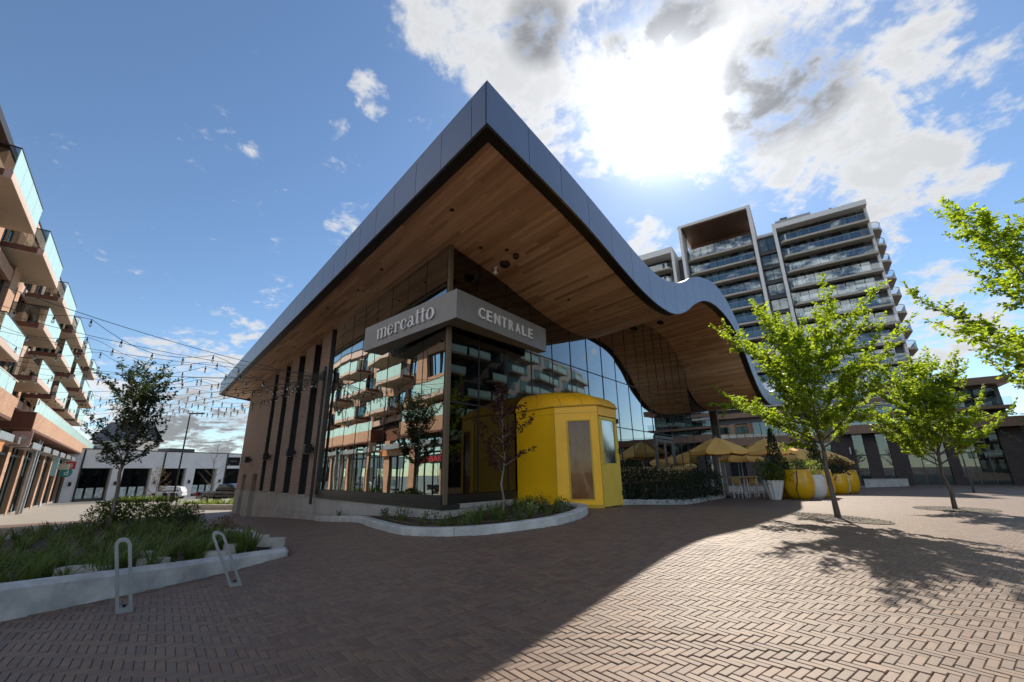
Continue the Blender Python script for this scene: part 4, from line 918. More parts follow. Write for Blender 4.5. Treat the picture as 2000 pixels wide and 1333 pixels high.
tree('maple_sapling', 'thin sapling with burgundy leaves in the corner planting bed', Vector((-.29, 11.24, .46)), 3.35, .9, .95, 88, LM_red, M_bark_pale, nl=13, tr=.026, lsize=.085, dens=3.2, low=.2, vase=.9, group='planter trees', twl=.28)
tree('bare_tree', 'bare young tree standing by the black pickup truck', G(-32.0, 47.7), 7.0, 1.4, 2.0, 91, LM_dark, M_bark_pale, nl=14, tr=.055, bare=True, group='street trees', twl=.7)
tree('street_tree', 'small tree just coming into yellow leaf by the white car', G(-41.5, 52.5), 4.2, .9, 1.5, 93, LM_rust, M_bark_pale, nl=11, tr=.05, lsize=.13, dens=.35, group='street trees')
def gravel_ring(c, r, label):
    rg = random.Random(int(c[0] * 10)); m_ = MB(); n = 36; ring = [G(c[0] + r * math.cos(2*math.pi*k/n), c[1] + r * math.sin(2*math.pi*k/n), .004) for k in range(n)]; m_.poly([p + UP * .008 for p in ring])
    base = obj('gravel_ring', m_, M_gravel, None, label=label, cat='gravel', kind='stuff')
    m_ = MB()
    for k in range(900):
        q = r * .98 * math.sqrt(rg.random()); a = rg.uniform(0, 6.3); p = G(c[0] + q * math.cos(a), c[1] + q * math.sin(a), .008); s = rg.uniform(.009, .024)
        i = m_.add([p + Vector((rg.uniform(-1, 1) * s, rg.uniform(-1, 1) * s, 0)) for _ in range(3)] + [p + UP * s * rg.uniform(.5, 1)]); m_.f += [(i, i+1, i+3), (i+1, i+2, i+3), (i+2, i, i+3)]
    obj('pebbles', m_, M_gravel, base, kind='stuff')
gravel_ring((7.92, 11.38), 1.05, 'ring of brown gravel round the trunk nearest the pots'); gravel_ring((14.47, 15.21), 1.05, 'ring of brown gravel round the trunk by the storefront')
gravel_ring((28.5, 28.4), 1.1, 'thin ring of gravel round the slim far tree')
def bush(name, label, c, rx, h, lm, n, ls, seed, shape='round', group=None, cat='shrub', stem=True, parent=None):
    r = random.Random(seed); B = Vector(c); t_ = thing(name, label, cat, B, group); V = []; F = []; mb = MB()
    for k in range(9):
        a = r.uniform(0, 6.3); e = B + Vector((math.cos(a) * rx * r.uniform(.2, .8), math.sin(a) * rx * r.uniform(.2, .8), h * r.uniform(.5, .95))); mb.tube([B - UP * .03, B.lerp(e, .5) + rv(r, .03), e], [.012, .008, .003], 4)
    subs = [(Vector((r.gauss(0, .38), r.gauss(0, .38), 0)) * rx, r.uniform(.55, 1.0)) for _ in range(6)] if shape == 'round' else [(Vector((0, 0, 0)), 1.0)]
    for k in range(n):
        so_, sc_ = subs[k % len(subs)]; f = r.random(); z = f * h * sc_
        if shape == 'cone': R = rx * (1.02 - f) ** .8
        elif shape == 'box': R = rx
        else: R = rx * .72 * math.sin(math.pi * (.20 + .78 * f)) ** .7
        q = R * (r.random() ** .38); a = r.uniform(0, 6.3)
        if shape == 'box': p = B + Vector((r.choice((-1, 1)) * rx * (r.random() ** .4), r.choice((-1, 1)) * rx * (r.random() ** .4), z))
        else: p = B + so_ + Vector((q * math.cos(a), q * math.sin(a), z))
        p += rv(r, .03); out = (p - B); out.z *= .4
        if out.length < 1e-3: out = Vector((1, 0, 0))
        out.normalize(); s = ls * r.uniform(.6, 1.3)
        leaf(V, F, p, out + UP * r.uniform(-.2, .9) + rv(r, .5), UP + rv(r, .6), s, s * .55)
    obj('stem', mb, M_bark, t_); leaf_mesh('foliage', V, F, lm, t_); return t_
def tuft(V, F, p, h, n, r, wd=.009, flop=.5):
    for k in range(n):
        a = r.uniform(0, 6.3); o = Vector((math.cos(a), math.sin(a), 0)); L = h * r.uniform(.55, 1.15); fl = flop * r.uniform(.3, 1.2); s = o.cross(UP) * wd * r.uniform(.7, 1.3)
        b = p + o * r.uniform(0, .05); m1 = b + UP * L * .55 + o * L * fl * .3; m2 = b + UP * L * .88 + o * L * fl * .75; t = b + UP * L * (.98 - .25 * fl) + o * L * fl * 1.15; i = len(V)
        V += [tuple(b - s), tuple(b + s), tuple(m1 + s * .9), tuple(m1 - s * .9), tuple(m2 + s * .6), tuple(m2 - s * .6), tuple(t)]; F += [(i, i+1, i+2, i+3), (i+3, i+2, i+4, i+5), (i+5, i+4, i+6)]
# sedge in the long planter
r_ = random.Random(5); V = []; F = []; cnt = 0; pin2 = offset_in(pl_in, .12)
while cnt < 250:
    x = r_.uniform(-21, -4.2); y = r_.uniform(4.0, 23.5)
    if not inside(x, y, pin2): continue
    if r_.random() > math.exp(-(math.hypot(x + 5.5, y - 7)) / 9): continue
    d_ = math.hypot(x, y); h_ = r_.uniform(.18, .50); tuft(V, F, Vector((x, y, soil_l(x, y) - .02)), h_, 46 if d_ < 12 else 24, r_, .007 if d_ < 10 else .012, .75); cnt += 1
leaf_mesh('sedge', V, F, LM_sedge, plant_l)['kind'] = 'stuff'
for k, (x, y, s) in enumerate([(-5.95, 6.55, .34), (-5.55, 7.3, .26), (-5.15, 8.1, .22), (-6.7, 8.4, .30), (-5.35, 9.0, .24), (-5.0, 9.6, .28), (-6.1, 9.9, .25), (-5.6, 10.3, .22)]):
    m_ = MB(); rr = random.Random(k); n = 9; o = [(x + s * rr.uniform(.75, 1.1) * math.cos(2*math.pi*i/n + .3), y + s * .6 * rr.uniform(.75, 1.1) * math.sin(2*math.pi*i/n + .3)) for i in range(n)]; zz = soil_l(x, y) + .17; m_.prism(o, zz - .15, zz)
    obj('stepping_stone', m_, M_stone, None, org=(x, y, zz), label='flat pale limestone block among the sedge in the long planter', cat='stone', group='limestone blocks in the planter')
bush('shrub', 'bushy bright green shrub at the foot of the crab apple', G(-15.5, 18.3, .1), .80, 1.25, LM_shrub, 3200, .10, 1, group='planter shrubs')
bush('shrub', 'loose green shrub between the crab apple and the planter tip', G(-12.8, 16.8, .1), .70, 1.05, LM_shrub, 2600, .09, 2, group='planter shrubs')
bush('shrub', 'low dark twiggy shrub near the back kerb of the planter', G(-10.3, 14.6, .1), .55, .65, LM_dark, 1300, .08, 3, group='planter shrubs')
bush('shrub', 'small reddish brown twiggy shrub near the planter tip', G(-8.2, 12.9, .1), .42, .5, LM_rust, 700, .06, 4, group='planter shrubs')
# corner bed
r_ = random.Random(9); V = []; F = []; n_ = 0; cin = offset_in(inn_c, .1)
while n_ < 46:
    x = r_.uniform(-7, 1.8); y = r_.uniform(9.2, 17)
    if not inside(x, y, cin): continue
    tuft(V, F, Vector((x, y, soil_c(x, y) - .01)), r_.uniform(.16, .34), 22, r_, .007, .8); n_ += 1
leaf_mesh('grass_tufts', V, F, LM_sedge, plant_c)['kind'] = 'stuff'
n_ = 0
sp = [(-1.55, 10.1), (-1.0, 10.35), (-.55, 10.6), (-.3, 10.15), (.45, 10.7), (.75, 11.5), (.2, 11.9), (1.1, 10.6), (-1.9, 10.7), (.55, 12.4), (1.2, 11.8), (-3.0, 12.2), (-3.7, 13.2), (-.9, 9.75), (.1, 9.75)]
for k, (x, y) in enumerate(sp):
    bush('bedding_plant', 'small leafy green plant in the dark soil of the corner bed', (x, y, soil_c(x, y) - .01), .13 + .05 * (k % 3), .22 + .06 * (k % 3), [LM_shrub, LM_variegated, LM_shrub][k % 3] if k in (1, 4, 6, 8) else LM_shrub, 130, .06, 100 + k, group='bedding plants in the corner bed', cat='plant')
m_ = MB(); kcr = [offset_in(inn_c, .25), offset_in(inn_c, .6)]
for q in kcr: m_.tube([Vector((p[0], p[1], soil_c(*p) + .012 + .006 * math.sin(i * 1.7))) for i, p in enumerate(q[4:len(kc) - 3])], .009, 5)
obj('drip_hose', m_, mat('hose_brown', (0.16, 0.09, 0.05), 0.6), None, label='brown drip irrigation hose lying on the soil of the corner bed', cat='hose')
# ------------------------------------------------------------------ patio
M_canvas = mat('umbrella_canvas', (0.82, 0.50, 0.14), 0.8, var=0.08)
M_polew = mat('umbrella_pole', (0.70, 0.68, 0.62), 0.4, 0.2)
M_potY = mat('glazed_yellow', (0.76, 0.42, 0.006), 0.28, var=0.05, coat=0.3)
M_potW = mat('glazed_white', (0.70, 0.70, 0.70), 0.4, var=0.04)
M_timber = mat('patio_timber', (0.36, 0.23, 0.10), 0.65, var=0.2, stretch=(1, 1, 6))
M_rattan = mat('rattan', (0.45, 0.29, 0.11), 0.8, var=0.25, vscale=40)
def QD(q, d, dz=0): p = EQ(q, d); return G(p.x, p.y, dz)
hb = thing('hedge_bed', 'low pale kerb with a soil bed in front of the patio', 'planter', QD(10, 2.2))
ho = [tuple(EQ(4.6, 2.45)[:2]), tuple(EQ(8, 2.40)[:2]), tuple(EQ(12, 2.3)[:2]), tuple(EQ(15, 2.2)[:2]), tuple(EQ(17.5, 2.3)[:2]), tuple(EQ(17.5, 1.4)[:2]), tuple(EQ(10, 1.35)[:2]), tuple(EQ(4.6, 1.4)[:2])]
closed_kerb('kerb', ho, .16, lambda k, p: gz(*p) + .17, M_conc, hb, .02)
soil_fill('soil', offset_in(ho, .16), lambda x, y: gz(x, y) + .1, hb)
for k in range(13):
    q = 5.0 + k * .98; bush('hedge_shrub', 'clipped dark evergreen hedge shrub in the row along the patio kerb', QD(q, 1.88, .1), .42, 1.12 + .08 * (k % 3), LM_hedge, 950, .085, 200 + k, 'box', 'row of hedge shrubs', 'hedge')
scr = thing('timber_screen', 'long timber bench back with posts standing behind the hedge shrubs', 'bench', QD(10, 1.1))
for z in (.70, .92, 1.14): m_ = MB(); p0, p1 = EQ(4.2, 1.12), EQ(16.5, 1.12); m_.box(Vector((p0.x, p0.y, gz(p1.x, p1.y) * .3 + .25 + z)), p1 - p0, NF * .045, UP * .19); obj('plank', m_, M_timber, scr)
for k in range(7): p = EQ(4.3 + k * 2.0, 1.02); m_ = MB(); m_.cbox(p, E, NF, .05, .05, gz(p.x, p.y), gz(p.x, p.y) + 1.35 + .1 * 0); obj('post', m_, M_timber, scr)
# umbrellas
def umbrella():
    u = thing('patio_umbrella', 'x', 'umbrella'); m_ = MB(); n = 8; R = 1.48; h0, h1 = 2.30, 2.92; k = 6
    for i in range(n):
        a0, a1 = 2*math.pi*i/n, 2*math.pi*(i+1)/n; rows = []
        for j in range(k + 1):
            f = j / k; rr = .16 + (R - .16) * f; z = h1 - (h1 - h0) * (f ** 1.15); P0 = Vector((rr*math.cos(a0), rr*math.sin(a0), z)); P1 = Vector((rr*math.cos(a1), rr*math.sin(a1), z)); row = []
            for q in range(5): s = q / 4; p = P0.lerp(P1, s); p.z -= .06 * math.sin(math.pi * s) * f; row.append(p)
            rows.append(row)
        m_.grid(rows)
    o = obj('canopy', m_, M_canvas, u, True)
    m_ = MB()
    for i in range(n):
        a0, a1 = 2*math.pi*i/n, 2*math.pi*(i+1)/n; P0 = Vector((R*math.cos(a0), R*math.sin(a0), h0)); P1 = Vector((R*math.cos(a1), R*math.sin(a1), h0)); c = 16
        top = []; bot = []
        for q in range(c + 1): s = q / c; p = P0.lerp(P1, s); p.z -= .06 * math.sin(math.pi * s); top.append(p); bot.append(p - UP * (.15 + .035 * abs(math.sin(s * math.pi * 4))))
        m_.grid([top, bot])
    obj('valance', m_, M_canvas, u)
    m_ = MB(); m_.lathe((0, 0, h1 - .02), [(.30, -.09), (.16, .01), (.02, .06)], 8); obj('vent_cap', m_, M_canvas, u)
    m_ = MB(); m_.tube([(0, 0, 0), (0, 0, h1 + .02)], .026, 8); obj('pole', m_, M_polew, u)
    m_ = MB(); m_.lathe((0, 0, h1 + .02), [(.02, 0), (.03, .03), (.012, .07), (.004, .13)], 8); obj('finial', m_, M_polew, u)
    for i in range(n): a = 2*math.pi*i/n; m_ = MB(); m_.tube([(.03*math.cos(a), .03*math.sin(a), h1 - .06), (R*.98*math.cos(a), R*.98*math.sin(a), h0 - .01)], .011, 4); obj('rib', m_, M_polew, u)
    m_ = MB(); m_.lathe((0, 0, 0), [(.30, 0), (.30, .05), (.06, .10)], 12); obj('foot', m_, M_black, u)
    return u
um = umbrella()
US = [(11.1, 24.2, 1.05, 'yellow scalloped parasol nearest the glass doors behind the hedge'), (14.9, 26.2, 1.08, 'yellow scalloped parasol above the white stools beside the pots'), (15.3, 30.2, 1.0, 'yellow scalloped parasol in the second row by the glass'), (19.8, 31.0, 1.0, 'yellow scalloped parasol behind the pointed conifers'), (22.9, 33.0, 1.0, 'yellow scalloped parasol beyond the thin tree trunk'), (25.6, 36.0, .95, 'farthest yellow scalloped parasol by the rust shrub')]
for i, (x, y, s, lab) in enumerate(US):
    o = um if i == 0 else copy_tree(um); o.location = G(x, y); o.rotation_euler.z = .3 * i; o.scale = (s, s, s); tag(o, lab, 'umbrella', 'patio umbrellas')
def pot(kind, loc, label, s=1.0):
    t_ = thing('flower_pot', label, 'pot', loc, 'glazed patio pots'); m_ = MB(); B = Vector(loc)
    if kind == 'y': pr = [(.36, 0), (.52, .18), (.60, .50), (.60, .80), (.55, 1.10), (.535, 1.22), (.49, 1.22), (.49, 1.12), (.01, 1.10)]; m_.lathe(B, [(a*s, b*s) for a, b in pr], 28); obj('vessel', m_, M_potY, t_, True)
    elif kind == 'p': pr = [(.34, 0), (.48, .18), (.54, .50), (.53, .78), (.48, 1.02), (.43, 1.02), (.42, .94), (.01, .93)]; m_.lathe(B, [(a*s, b*s) for a, b in pr], 24); obj('vessel', m_, M_potW, t_, True)
    else: pr = [(.20, 0), (.30, .30), (.38, .62), (.42, .80), (.38, .80), (.37, .74), (.01, .73)]; m_.lathe(B, [(a*s, b*s) for a, b in pr], 48, .05, 12); obj('vessel', m_, M_potW, t_)
    m_ = MB(); zz = {'y': 1.125, 'p': .945, 'w': .745}[kind] * s; m_.lathe(B, [(.36*s, zz - .05), (.36*s, zz), (.01, zz + .02)], 14); obj('soil', m_, M_soil, t_); return B + UP * zz
z = pot('w', G(11.95, 21.0), 'white fluted pot with a leafy green shrub beside the stools', 1.05); bush('potted_shrub', 'bushy light green shrub growing from the nearer white fluted pot', z, .58, 1.15, LM_shrub, 1000, .12, 301, group='patio pot plants')
z = pot('y', G(12.95, 22.2), 'big yellow barrel pot just behind the nearer white fluted pot', 1.0); bush('potted_conifer', 'tall dark pointed conifer behind the nearer white fluted pot', z, .50, 2.1, LM_hedge, 1500, .10, 302, 'cone', 'patio conifers', 'conifer')
z = pot('y', G(13.1, 20.95), 'big yellow barrel pot with a black hose hung over its side', 1.05); bush('potted_shrub', 'low dark green shrub in the yellow pot with the hose', z, .45, .55, LM_dark, 520, .1, 303, group='patio pot plants')
z = pot('p', G(13.85, 21.15), 'plain smooth white barrel pot with pale foliage', 1.02); bush('potted_shrub', 'pale yellow-green foliage spilling from the plain white pot', z, .52, .75, LM_variegated, 620, .1, 304, group='patio pot plants')
z = pot('y', G(14.75, 22.0), 'big yellow barrel pot half hidden by the plain white pot', 1.05); bush('potted_conifer', 'pointed conifer behind the plain white pot', z, .42, 1.55, LM_hedge, 1000, .10, 305, 'cone', 'patio conifers', 'conifer')
z = pot('w', G(17.4, 26.2), 'white fluted pot standing among the far yellow pots', 1.0); bush('potted_shrub', 'dark green mound in the farther white fluted pot', z, .55, .8, LM_dark, 700, .12, 306, group='patio pot plants')
z = pot('y', G(18.6, 27.4), 'yellow barrel pot behind the farther white fluted pot', 1.0); bush('potted_conifer', 'pointed conifer behind the farther white fluted pot', z, .45, 1.9, LM_hedge, 1000, .10, 307, 'cone', 'patio conifers', 'conifer')
z = pot('y', G(19.3, 27.2), 'yellow barrel pot directly behind the thin tree trunk', .95); bush('potted_shrub', 'dark green clump in the yellow pot behind the trunk', z, .5, .7, LM_hedge, 600, .12, 308, group='patio pot plants')
z = pot('p', G(20.0, 27.9), 'white barrel pot wedged between the last two yellow pots', .9)
z = pot('y', G(20.9, 28.6), 'last yellow barrel pot of the row with a rust-coloured shrub', 1.15); bush('potted_shrub', 'wide rust and green shrub in the last yellow pot', z, .95, 1.05, LM_rust, 1300, .13, 309, group='patio pot plants')
p_ = G(13.1, 20.95); m_ = MB(); m_.tube([p_ + Vector((-.10, -.42, 1.29)), p_ + Vector((-.30, -.50, 1.20)), p_ + Vector((-.40, -.58, .8)), p_ + Vector((-.46, -.50, .4)), p_ + Vector((-.40, -.55, .02)), p_ + Vector((-.75, -.5, .02))], .02, 6); obj('hose', m_, M_black, None, label='black hose draped over the big yellow pot', cat='hose')
# stools and a table
def stool(p, rz, lab):
    t_ = thing('bar_stool', lab, 'stool', p, 'white stools with rattan backs'); c, s = math.cos(rz), math.sin(rz); X = Vector((c, s, 0)); Y = Vector((-s, c, 0)); B = Vector(p)
    m_ = MB(); m_.box(B - X * .2 - Y * .2 + UP * .62, X * .4, Y * .4, UP * .05); obj('seat', m_, M_rattan, t_)
    m_ = MB(); m_.box(B - X * .2 + Y * .18 + UP * .70, X * .4, Y * .03, UP * .32); obj('backrest', m_, M_rattan, t_)
    for sx in (-1, 1):
        for sy in (-1, 1): m_ = MB(); m_.tube([B + X * .22 * sx + Y * .22 * sy, B + X * .18 * sx + Y * .18 * sy + UP * (.62 if sy < 0 else 1.02)], .018, 6); obj('leg', m_, M_white, t_)
    m_ = MB(); m_.tube([B + X * .21 + Y * .21 + UP * .25, B - X * .21 + Y * .21 + UP * .25, B - X * .21 - Y * .21 + UP * .25, B + X * .21 - Y * .21 + UP * .25, B + X * .21 + Y * .21 + UP * .25], .011, 5); obj('footrest', m_, M_white, t_)
stool(G(12.0, 23.2), .9, 'white-legged stool with rattan back beside the nearer fluted pot'); stool(G(11.35, 23.0), 2.2, 'white-legged stool with rattan back next to the end of the hedge'); stool(G(12.9, 24.3), .2, 'white-legged stool with rattan back under the second parasol')
tb = thing('patio_table', 'long timber-topped patio table on white legs beside the hedge end', 'table', G(12.3, 24.2))
B = G(12.3, 24.2); m_ = MB(); m_.cbox(B, E, NF, 1.3, .45, B.z + 1.0, B.z + 1.06); obj('table_top', m_, M_timber, tb)
for sx in (-1, 1):
    for sy in (-1, 1): m_ = MB(); q = B + E * 1.15 * sx + NF * .35 * sy; m_.tube([q, q + UP * 1.0], .03, 6); obj('leg', m_, M_white, tb)

# ------------------------------------------------------------------ tower block behind
M_slab = mat('balcony_concrete', (0.40, 0.37, 0.32), 0.85, var=0.08)
M_twhite = mat('tower_white_panel', (0.62, 0.61, 0.60), 0.6, var=0.05)
M_tgrey = mat('tower_grey_panel', (0.30, 0.30, 0.31), 0.6, var=0.06)
M_tdark = mat('tower_spandrel', (0.095, 0.095, 0.10), 0.5, var=0.15)
M_tbrown = mat('copper_panel', (0.16, 0.095, 0.065), 0.5, 0.3, var=0.12, vscale=.3)
M_tbrick = brickmat('tower_base_brick', TT, (0.055, 0.043, 0.043), (0.085, 0.066, 0.064), (0.035, 0.03, 0.03), .5, .12, .016)
M_curtain = mat('drawn_curtain', (0.75, 0.78, 0.74), 0.9, var=0.25, vscale=1.5)
M_tglass = glassmat('tower_glass', 0.05, (0.55, 0.60, 0.60), (0.85, 0.92, 0.95))
M_rail = glassmat('rail_glass', 0.07, (0.72, 0.77, 0.80), (0.85, 0.92, 0.95))
M_teal = mat('frosted_teal_glass', (0.50, 0.73, 0.69), 0.25, var=0.04)
tw = thing('apartment_tower', 'grey apartment tower with rows of curved white balconies above a dark brick base', 'building', TW(0, 82, -1.2))
tbx = lambda m_, x0, x1, y0, y1, z0, z1: m_.box(TW(x0, y0, z0), TT * (x1 - x0), TN * (y1 - y0), UP * (z1 - z0))
def tpart(name, m, *boxes, parent=tw):
    m_ = MB()
    for b in boxes: tbx(m_, *b)
    return obj(name, m_, m, parent, org=TW(boxes[0][0], boxes[0][2], boxes[0][4]))
tpart('core', M_tdark, (1.45, 13.5, 82.6, 100, 7, 41.2)); tpart('core', M_tdark, (-13.7, -2.4, 82.6, 100, 7, 42.5)); tpart('core', M_tdark, (-40, -16.3, 83.5, 100, 7, 42.3)); tpart('core', M_tdark, (-2.4, 1.45, 84.2, 100, 7, 41.9)); tpart('core', M_tdark, (-16.3, -13.7, 84.4, 100, 7, 41.9))
tpart('roof_beam', M_twhite, (1.4, 13.85, 80.3, 99, 41.25, 42.1)); tpart('penthouse', M_tgrey, (1.5, 6.8, 82.5, 95, 42.103, 43.7)); tpart('vent_box', M_tdark, (2.3, 3.4, 82.4, 84, 43.703, 44.0))
tpart('roof_beam', M_twhite, (-14.3, -1.7, 79.4, 96, 46.35, 46.85)); tpart('roof_soffit', M_tbrown, (-13.68, -2.42, 79.6, 90, 46.2, 46.345), (-13.68, -2.42, 88, 90, 42.5, 46.19))
tpart('roof_beam', M_twhite, (-40, -16.0, 80.4, 96, 42.4, 43.6)); tpart('roof_beam', M_twhite, (-1.695, .895, 83.6, 96, 41.9, 42.4), (-15.995, -14.305, 83.6, 96, 41.9, 42.5))
for x0, x1, y0, z1 in ((.9, 1.395, 80.3, 42.3), (-2.3, -1.8, 79.4, 46.345), (-14.2, -13.7, 79.4, 46.345), (-16.3, -15.8, 80.4, 42.397)):
    zz = 7.4
    while zz < z1 - .1: tpart('frame_column', M_twhite, (x0, x1, y0, 84.1, zz + .02, min(zz + 5.74, z1))); zz += 5.74
tpart('party_wall', M_twhite, (13.5, 13.85, 81.6, 83, 7.4, 41.247))
mast = MB(); mast.tube([TW(9.7, 84, 42.1), TW(9.7, 84, 43.9)], .05, 6); mast.lathe(TW(9.7, 84, 43.8), [(.05, 0), (.25, .2), (.05, .4)], 8); obj('mast', mast, M_black, tw)
FL = [38.6 - 2.87 * k for k in range(11)]
rt = random.Random(4)
def unit(name, m, w_, h_, d_=.06):
    m_ = MB(); m_.box(Vector((0, 0, 0)), TT * w_, TN * d_, UP * h_); me = m_.mesh(name); me.materials.append(m); return me
PANE_W = 1.22; pane_me = unit('window', M_tglass, PANE_W - .09, 2.30); cur_me = [unit('curtain', M_curtain, PANE_W * .8, 2.2, .02), unit('curtain', M_curtain, PANE_W * .45, 2.2, .02)]
def glazing(x0, x1, y, zf):
    n = int((x1 - x0) / PANE_W)
    for k in range(n):
        x = x0 + k * PANE_W + .05; p = inst('window', pane_me, tw, TW(x, y, zf + .38))
        q = rt.random()
        if q < .62: inst('curtain', cur_me[0 if q < .35 else 1], p, TW(x + rt.uniform(0, .1), y + .09, zf + .42))
def balcony(x0, x1, y0, y1, z, rl=.8, rr=.0):
    """slab with rounded ends and a glass rail; z is its underside"""
    def out(g, k=6):
        P = [(x0 + g, y1)]
        for i in range(k + 1): a = rad(90 * i / k); P.append((x0 + g + rl * (1 - math.sin(a)) if False else x0 + g + rl - rl * math.cos(a), y0 + g + rl - rl * math.sin(a)))
        if rr: 
            for i in range(k + 1): a = rad(90 * i / k); P.append((x1 - g - rr + rr * math.sin(a), y0 + g + rr - rr * math.cos(a)))
        else: P.append((x1 - g, y0 + g))
        P.append((x1 - g, y1)); return P
    b = thing('balcony', None, None, TW(x0, y0, z)); b.location = ORG[b.name] - ORG[tw.name]; b.parent = tw
    m_ = MB(); m_.prism([tuple(TW(*p)[:2]) for p in out(0)], z, z + .34); obj('slab', m_, M_slab, b)
    m_ = MB(); P = out(.08)[1:-1]; m_.grid([[TW(p[0], p[1], z + .42) for p in P], [TW(p[0], p[1], z + 1.36) for p in P]]); obj('rail_glass', m_, M_rail, b)
    m_ = MB(); m_.tube([TW(p[0], p[1], z + 1.39) for p in P], .035, 4); xx = x0 + rl + .2
    while xx < x1 - .3: m_.tube([TW(xx, y0 + .09, z + .34), TW(xx, y0 + .09, z + 1.38)], .025, 4); xx += 1.6
    obj('handrail', m_, M_steel, b)
for k, z in enumerate(FL):
    balcony(1.6, 13.7, 80.75 - .2 * math.sin(k * 1.3), 83.0, z, .9); glazing(1.55, 13.4, 82.15, z + .2)
    if z > 9.5:
        sb = thing('balcony', None, None, TW(13.86, 84, z - .9)); sb.location = ORG[sb.name] - ORG[tw.name]; sb.parent = tw
        zs = z - .55; P = [(13.86, 83.6), (15.0, 83.9), (15.5, 84.8), (15.5, 90), (13.86, 90.5)]; m_ = MB(); m_.prism([tuple(TW(*p)[:2]) for p in P], zs, zs + .34); obj('slab', m_, M_slab, sb)
        m_ = MB(); m_.grid([[TW(p[0] - .05, p[1], zs + .4) for p in P[:4]], [TW(p[0] - .05, p[1], zs + 1.36) for p in P[:4]]]); obj('rail_glass', m_, M_rail, sb); m_ = MB(); m_.tube([TW(p[0] - .05, p[1], zs + 1.38) for p in P[:4]], .04, 4); obj('handrail', m_, M_black, sb)
    z2 = z + 1.1
    balcony(-13.65, -2.45, 80.7 + .15 * (k % 2), 83.0, z2, 1.3); glazing(-13.6, -2.5, 82.15, z2 + .2)
    if k < 7: balcony(-26, -16.5, 81.2, 83.5, z2 - .2, .3, 1.8); glazing(-26, -16.6, 83.4, z2)
    for x in (-1.5, -.3): inst('window', pane_me, tw, TW(x, 84.1, z + .7)); inst('curtain', cur_me[0], tw, TW(x + .1, 84.18, z + .72))
    tpart('spandrel', M_tdark, (-1.69, .89, 83.7, 84.15, z - .15, z + .35))
# podium
tpart('podium_core', M_tdark, (-45, 21.5, 82.3, 100, 6.2, 12.4)); tpart('copper_band', M_tbrown, (3.6, 62, 79.6, 82.25, 6.05, 7.25)); tpart('copper_band', M_tbrown, (-45, 2.2, 81.2, 82.29, 5.1, 6.4)); tpart('copper_band', M_tbrown, (-45, 3, 80.9, 82.28, 9.6, 10.4))
tpart('copper_band', M_tbrown, (9.5, 22.2, 80.0, 95, 11.5, 12.45)); tpart('copper_band', M_tbrown, (5.5, 22.0, 80.3, 82.27, 8.35, 8.75)); tpart('copper_band', M_tbrown, (3.7, 14, 80.6, 82.26, 10.45, 11.0)); tpart('roof_terrace', M_conc_dk, (22, 62, 82.3, 100, 5.9, 6.9))
m_ = MB(); m_.grid([[TW(x, 80.45, 8.8) for x in (5.6, 10, 16, 21.9)], [TW(x, 80.45, 9.8) for x in (5.6, 10, 16, 21.9)]]); m_.grid([[TW(x, 79.75, 7.3) for x in (3.8, 16, 30, 60)], [TW(x, 79.75, 7.6) for x in (3.8, 16, 30, 60)]]); obj('rail_glass', m_, M_rail, tw)
for zf in (7.0, 8.5): glazing(4.0, 21.6, 82.2, zf) if zf == 8.5 else glazing(4.0, 21.6, 82.22, 5.9)
glazing(-20, 2, 82.2, 6.1)
M_tlit = mat('lit_glass_teal', (0.20, 0.30, 0.31), 0.4, var=0.4, vscale=.8)  # teal panel colour stands in for the lit look of the lower glazing
piers = [(-45, -30), (-27.5, -24), (-21.5, -18), (-15.5, -12), (-9.5, -6), (-3.5, 0), (2.2, 4.9), (6.15, 7.6), (8.85, 10.6), (14.6, 15.6), (19.9, 22.8), (27.0, 28.5), (33, 36)]
for a, b in piers: tpart('brick_pier', M_tbrick, (a, b, 81.6, 82.28, -2.2, 6.04 if a > 2 else 5.09))
for (a0, a1), (b0, b1) in zip(piers[:-1], piers[1:]):
    n = max(1, round((b0 - a1) / 1.5)); w_ = (b0 - a1) / n
    for k in range(n):
        x = a1 + k * w_; f = tpart('storefront_window', M_tdark, (x, x + .08, 81.9, 82.1, -1.2, 6.0), (x, x + w_, 81.92, 82.08, 3.0, 3.15), (x, x + w_, 81.92, 82.08, -1.2, -.95))
        m_ = MB(); tbx(m_, x + .08, x + w_, 81.98, 82.0, -.94, 2.99); tbx(m_, x + .08, x + w_, 81.98, 82.0, 3.16, 6.0); obj('pane', m_, M_tglass, f)
        if a1 > 4: m_ = MB(); tbx(m_, x + .08, x + w_, 82.2, 82.22, -.94, 1.6 + .5 * (k % 2)); obj('lit_glass_panel', m_, M_tlit, f)
tpart('store_floor', M_conc_dk, (-45, 62, 79.8, 82.3, -2.4, -1.12)); tpart('store_back', M_tdark, (-45, 62, 84.5, 84.7, -1.1, 6.0))
ps = tpart('projecting_sign', M_twhite, (4.3, 4.4, 80.3, 81.55, 3.3, 4.2))
bn_ = thing('stone_bench', 'long pale concrete bench block in front of the dark brick storefront', 'bench', TW(6.5, 73, -.9)); m_ = MB(); tbx(m_, 4.6, 8.8, 72.5, 73.2, -1.2, -.05); obj('block', m_, M_conc, bn_); m_ = MB(); tbx(m_, 4.55, 8.85, 72.45, 73.25, -.046, .02); obj('top_slab', m_, M_conc, bn_)

